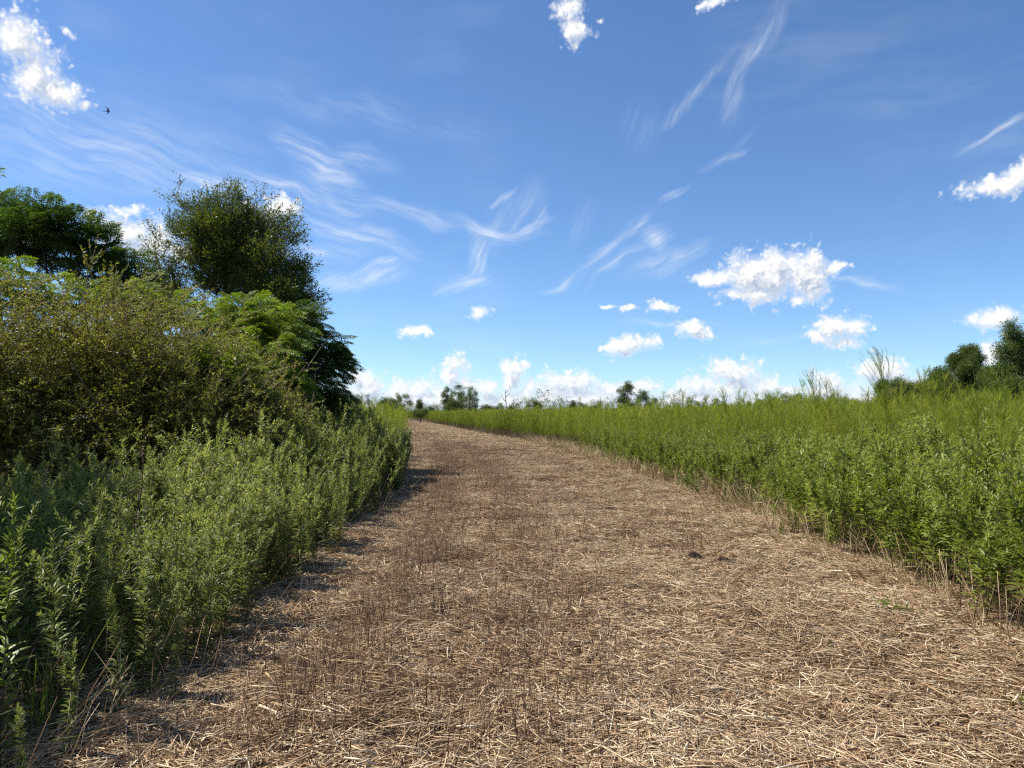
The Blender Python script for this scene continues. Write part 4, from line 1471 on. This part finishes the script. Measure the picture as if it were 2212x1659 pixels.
ix = np.where(r.random(n) < dk, r.integers(4, 7, n), r.integers(0, 4, n))
tag(scatter('far_straw_litter', 'straw_far', P, rot, np.ones(n) * 1.1, ix), 'mown straw on the far stretch of the track', 'straw', kind='stuff')

# stubble in rows beside the wheel tracks
n = 1700
y = 3.4 + 33 * r.random(n) ** 1.15
mid = (xl(y) + xr(y)) / 2
off = np.select([r.random(n) < .42, r.random(n) < .5], [r.normal(-1.75, .20, n), r.normal(-.55, .22, n)], r.uniform(-2.7, 2.9, n))
x = mid + off
P = np.stack([x, y, hgt(x, y)], 1)
rot = np.stack([r.normal(0, .08, n), r.normal(0, .08, n), r.uniform(0, 6.3, n)], 1)
tag(scatter('stubble', 'stubble', P, rot, r.uniform(.6, 1.3, n) * (1 - .3 * (np.abs(off) > 1.8)), seed=15), 'upright dark stubble stems left standing in rows on the track', 'stubble', kind='stuff')
n = 1700
y = 3 + 22 * r.random(n) ** 1.3
x = xl(y) + (xr(y) - xl(y)) * np.clip(r.beta(2.2, 1.2, n), .02, 1)
P = np.stack([x, y, hgt(x, y) + .01], 1)
tag(scatter('weed_sprouts', 'sprout', P, np.stack([0 * x, 0 * x, r.uniform(0, 6.3, n)], 1), r.uniform(.5, 1.25, n), seed=16), 'tiny green weed sprouts coming up through the straw', 'sprouts', kind='stuff')
# long loose stalks
mb = MB()
n = 260
for q in range(n):
    y = 2.8 + 12 * r.random() ** 1.5
    x = r.uniform(xl(y) + .1, xr(y) - .1)
    a = r.normal(0, .8); L = r.uniform(.35, 1.25)
    t = np.linspace(-.5, .5, 6)
    px_ = x + np.cos(a) * L * t; py_ = y + np.sin(a) * L * t
    side = r.normal(0, .12) * L
    px_ = px_ - np.sin(a) * side * (t * t * 4); py_ = py_ + np.cos(a) * side * (t * t * 4)
    z = hgt(px_, py_) + .045 + r.uniform(0, .03) + r.normal(0, .05) * (t + .2)
    rad = r.uniform(.0014, .0036)
    tube(mb, np.stack([px_, py_, np.maximum(z, hgt(px_, py_) + .02)], 1), np.linspace(rad, rad * .4, 6), float(np.clip(r.beta(2.2, 1.8), 0, 1)), 0, 4)
tag(mb.build('loose_stalks', 'straw'), 'long loose cut stalks lying over the mown straw', 'stalks', kind='stuff')


# ------------------------------------------------------------------ small things on the track
def g_at(px, py):
    x, y, z = direction(px, py)
    d = -EYE / z
    return np.array((x * d, y * d, float(hgt(x * d, y * d))))


# pale peeled branch
a = g_at(1700, 1241); b = g_at(1845, 1268)
mb = MB()
pts = [a + (0, 0, .05), g_at(1765, 1243) + (0, 0, .06), g_at(1812, 1247) + (0, 0, .075), g_at(1832, 1250) + (0, 0, .08), b + (0, 0, .03)]
tube(mb, np.array(pts) - a, [.003, .006, .010, .013, .008], .9, 0, 6)
br = mb.build('peeled_branch', 'pale_wood'); br.location = a
tag(br, 'pale bark-stripped branch with a bent end lying on the straw at the right', 'branch')
# bent pale stalk in front of the left bank
b = g_at(260, 1512); mb = MB()
tube(mb, [(0, 0, 0), (-.004, 0, .18), (-.012, .01, .36)], [.004, .0035, .002], .6, 0, 5)
tube(mb, [(-.010, 0, .235), (-.09, -.01, .20), (-.165, -.02, .165)], [.004, .0035, .002], 1, 0, 5)
o = mb.build('broken_stalk', 'pale_wood'); o.location = b
tag(o, 'snapped pale stalk with its top hanging out sideways before the left weeds', 'stalk')


def mound(px, py, w, h, label, seed):
    c = g_at(px, py); r_ = R(seed)
    n = 26
    gx, gy = np.meshgrid(np.linspace(-1, 1, n), np.linspace(-1, 1, n))
    rr_ = np.hypot(gx, gy)
    z = h * np.clip(1 - rr_ ** 1.6, -.2, 1) * (1 + .25 * np.sin(5 * gx + seed) * np.cos(4 * gy)) + r_.normal(0, h * .12, gx.shape)
    o = grid_sheet('soil_mound', gx * w / 2, gy * w / 3, z - .01, 'dark_soil')
    o.location = (c[0], c[1], c[2] + .01)
    tag(o, label, 'soil mound')


mound(1495, 1225, .46, .11, 'dark crumbly soil mound on the right half of the track', 1)
mound(1565, 1232, .48, .075, 'low spread of dark soil just right of the crumbly mound', 2)
mound(1320, 1108, .44, .09, 'small dark soil heap farther up the track near the middle', 3)
mound(927, 1165, .38, .09, 'dark upturned clod with a pale splinter on the left wheel track', 4)

# cut green sprigs
for (px, py, L, a, lab, sd) in [(2155, 1560, .34, 10, 'cut wilting goldenrod sprig lying on the straw at the lower right corner', 161),
                                (2010, 1352, .45, 160, 'flattened green weed shoot at the foot of the right bank', 162),
                                (2085, 1345, .40, 20, 'leafy weed shoot sprawling out of the right bank onto the straw', 163),
                                (1790, 1190, .22, 80, 'small green weed standing alone near the right edge of the track', 164),
                                (1690, 1165, .20, 100, 'pale green low weed farther along the right edge of the track', 165)]:
    c = g_at(px, py)
    st, lf = goldenrod(sd, L, 46, 2, .05, 3, .02, .8)
    rt = root('weed_sprig', c + (0, 0, .03), lab, 'weed')
    flat = L > .3
    rt.rotation_euler = (0, radians(72) if flat else .1, radians(a))
    st.build('stem', 'goldenrod_stem', rt); lf.build('leaves', 'goldenrod_leaf', rt)
# lime green feathery sprig on the right edge
c = g_at(1530, 1085)
st, lf = fennel(171, .55, 34, 26, .004, .2, .6)
rt = root('dog_fennel_plant', c, 'low lime-green feathery tuft arching out of the right bank onto the track', 'dog fennel')
rt.rotation_euler = (0, -.9, .3)
st.build('stem', 'fennel_stem', rt); lf.build('plume', 'sprout', rt)

for i, (px, py, lab) in enumerate([(1822, 1495, 'green grass tuft in the straw, upper one of the pair at the lower right'),
                                   (1692, 1552, 'green grass tuft in the straw, lower left one of the pair at the lower right'),
                                   (792, 1550, 'small green grass tuft in the straw left of the bottom centre')]):
    r_ = R(180 + i); mb = MB(); n = 26
    aa = r_.uniform(0, 2 * pi, n); ee = r_.uniform(.7, 1.45, n)
    D = np.stack([np.cos(aa) * np.cos(ee), np.sin(aa) * np.cos(ee), np.sin(ee)], 1)
    Pb = r_.normal(0, .02, (n, 3)); Pb[:, 2] = 0
    leaves(mb, Pb, D, r_.uniform(.06, .13, n), r_.uniform(.004, .007, n), r_.random(n), droop=.3, lod=2)
    o = mb.build('grass_tuft', 'sprout'); o.location = g_at(px, py) + (0, 0, .01)
    tag(o, lab, 'grass tuft')

# ------------------------------------------------------------------ the bird
bp = at(232, 240, 34)
rt = root('bird', bp, 'small dark swallow-like bird gliding high above the left thicket', 'bird')
mb = MB()
t = np.linspace(0, 1, 12)
rad = np.interp(t, [0, .08, .2, .45, .75, 1], [.004, .022, .026, .036, .018, .003])
tube(mb, np.stack([.0 * t, .20 * (t - .4), .01 * np.sin(t * 3)], 1), rad, .3, 0, 10)
body = mb.build('body', 'bird_feather', rt)
for s in (-1, 1):
    mb = MB()
    K = [(0, .02, .01, .07), (.07, .05, .045, .065), (.13, .02, .05, .05), (.19, -.05, .03, .028), (.24, -.12, .005, .004)]
    V, T = [], []
    for (wx, wy, wz, ch) in K:
        V += [(s * wx, wy + ch / 2, wz), (s * wx, wy - ch / 2, wz - .004), (s * wx, wy + ch * .1, wz + .008)]
    for k in range(4):
        a = k * 3
        T += [(a, a + 3, a + 5), (a, a + 5, a + 2), (a + 2, a + 5, a + 4), (a + 2, a + 4, a + 1), (a + 1, a + 4, a + 3), (a + 1, a + 3, a)]
    mb.add(V, T, .3); mb.build('wing', 'bird_feather', rt)
    mb = MB()
    mb.add([(0, -.10, .002), (s * .02, -.11, 0), (s * .035, -.20, 0), (s * .008, -.14, 0), (0, -.10, -.004), (s * .02, -.11, -.006)], [(0, 1, 2), (0, 2, 3), (4, 2, 5), (4, 3, 2)], .3)
    mb.build('tail_feather', 'bird_feather', rt)
rt.rotation_euler = (radians(10), radians(-35), radians(-70))
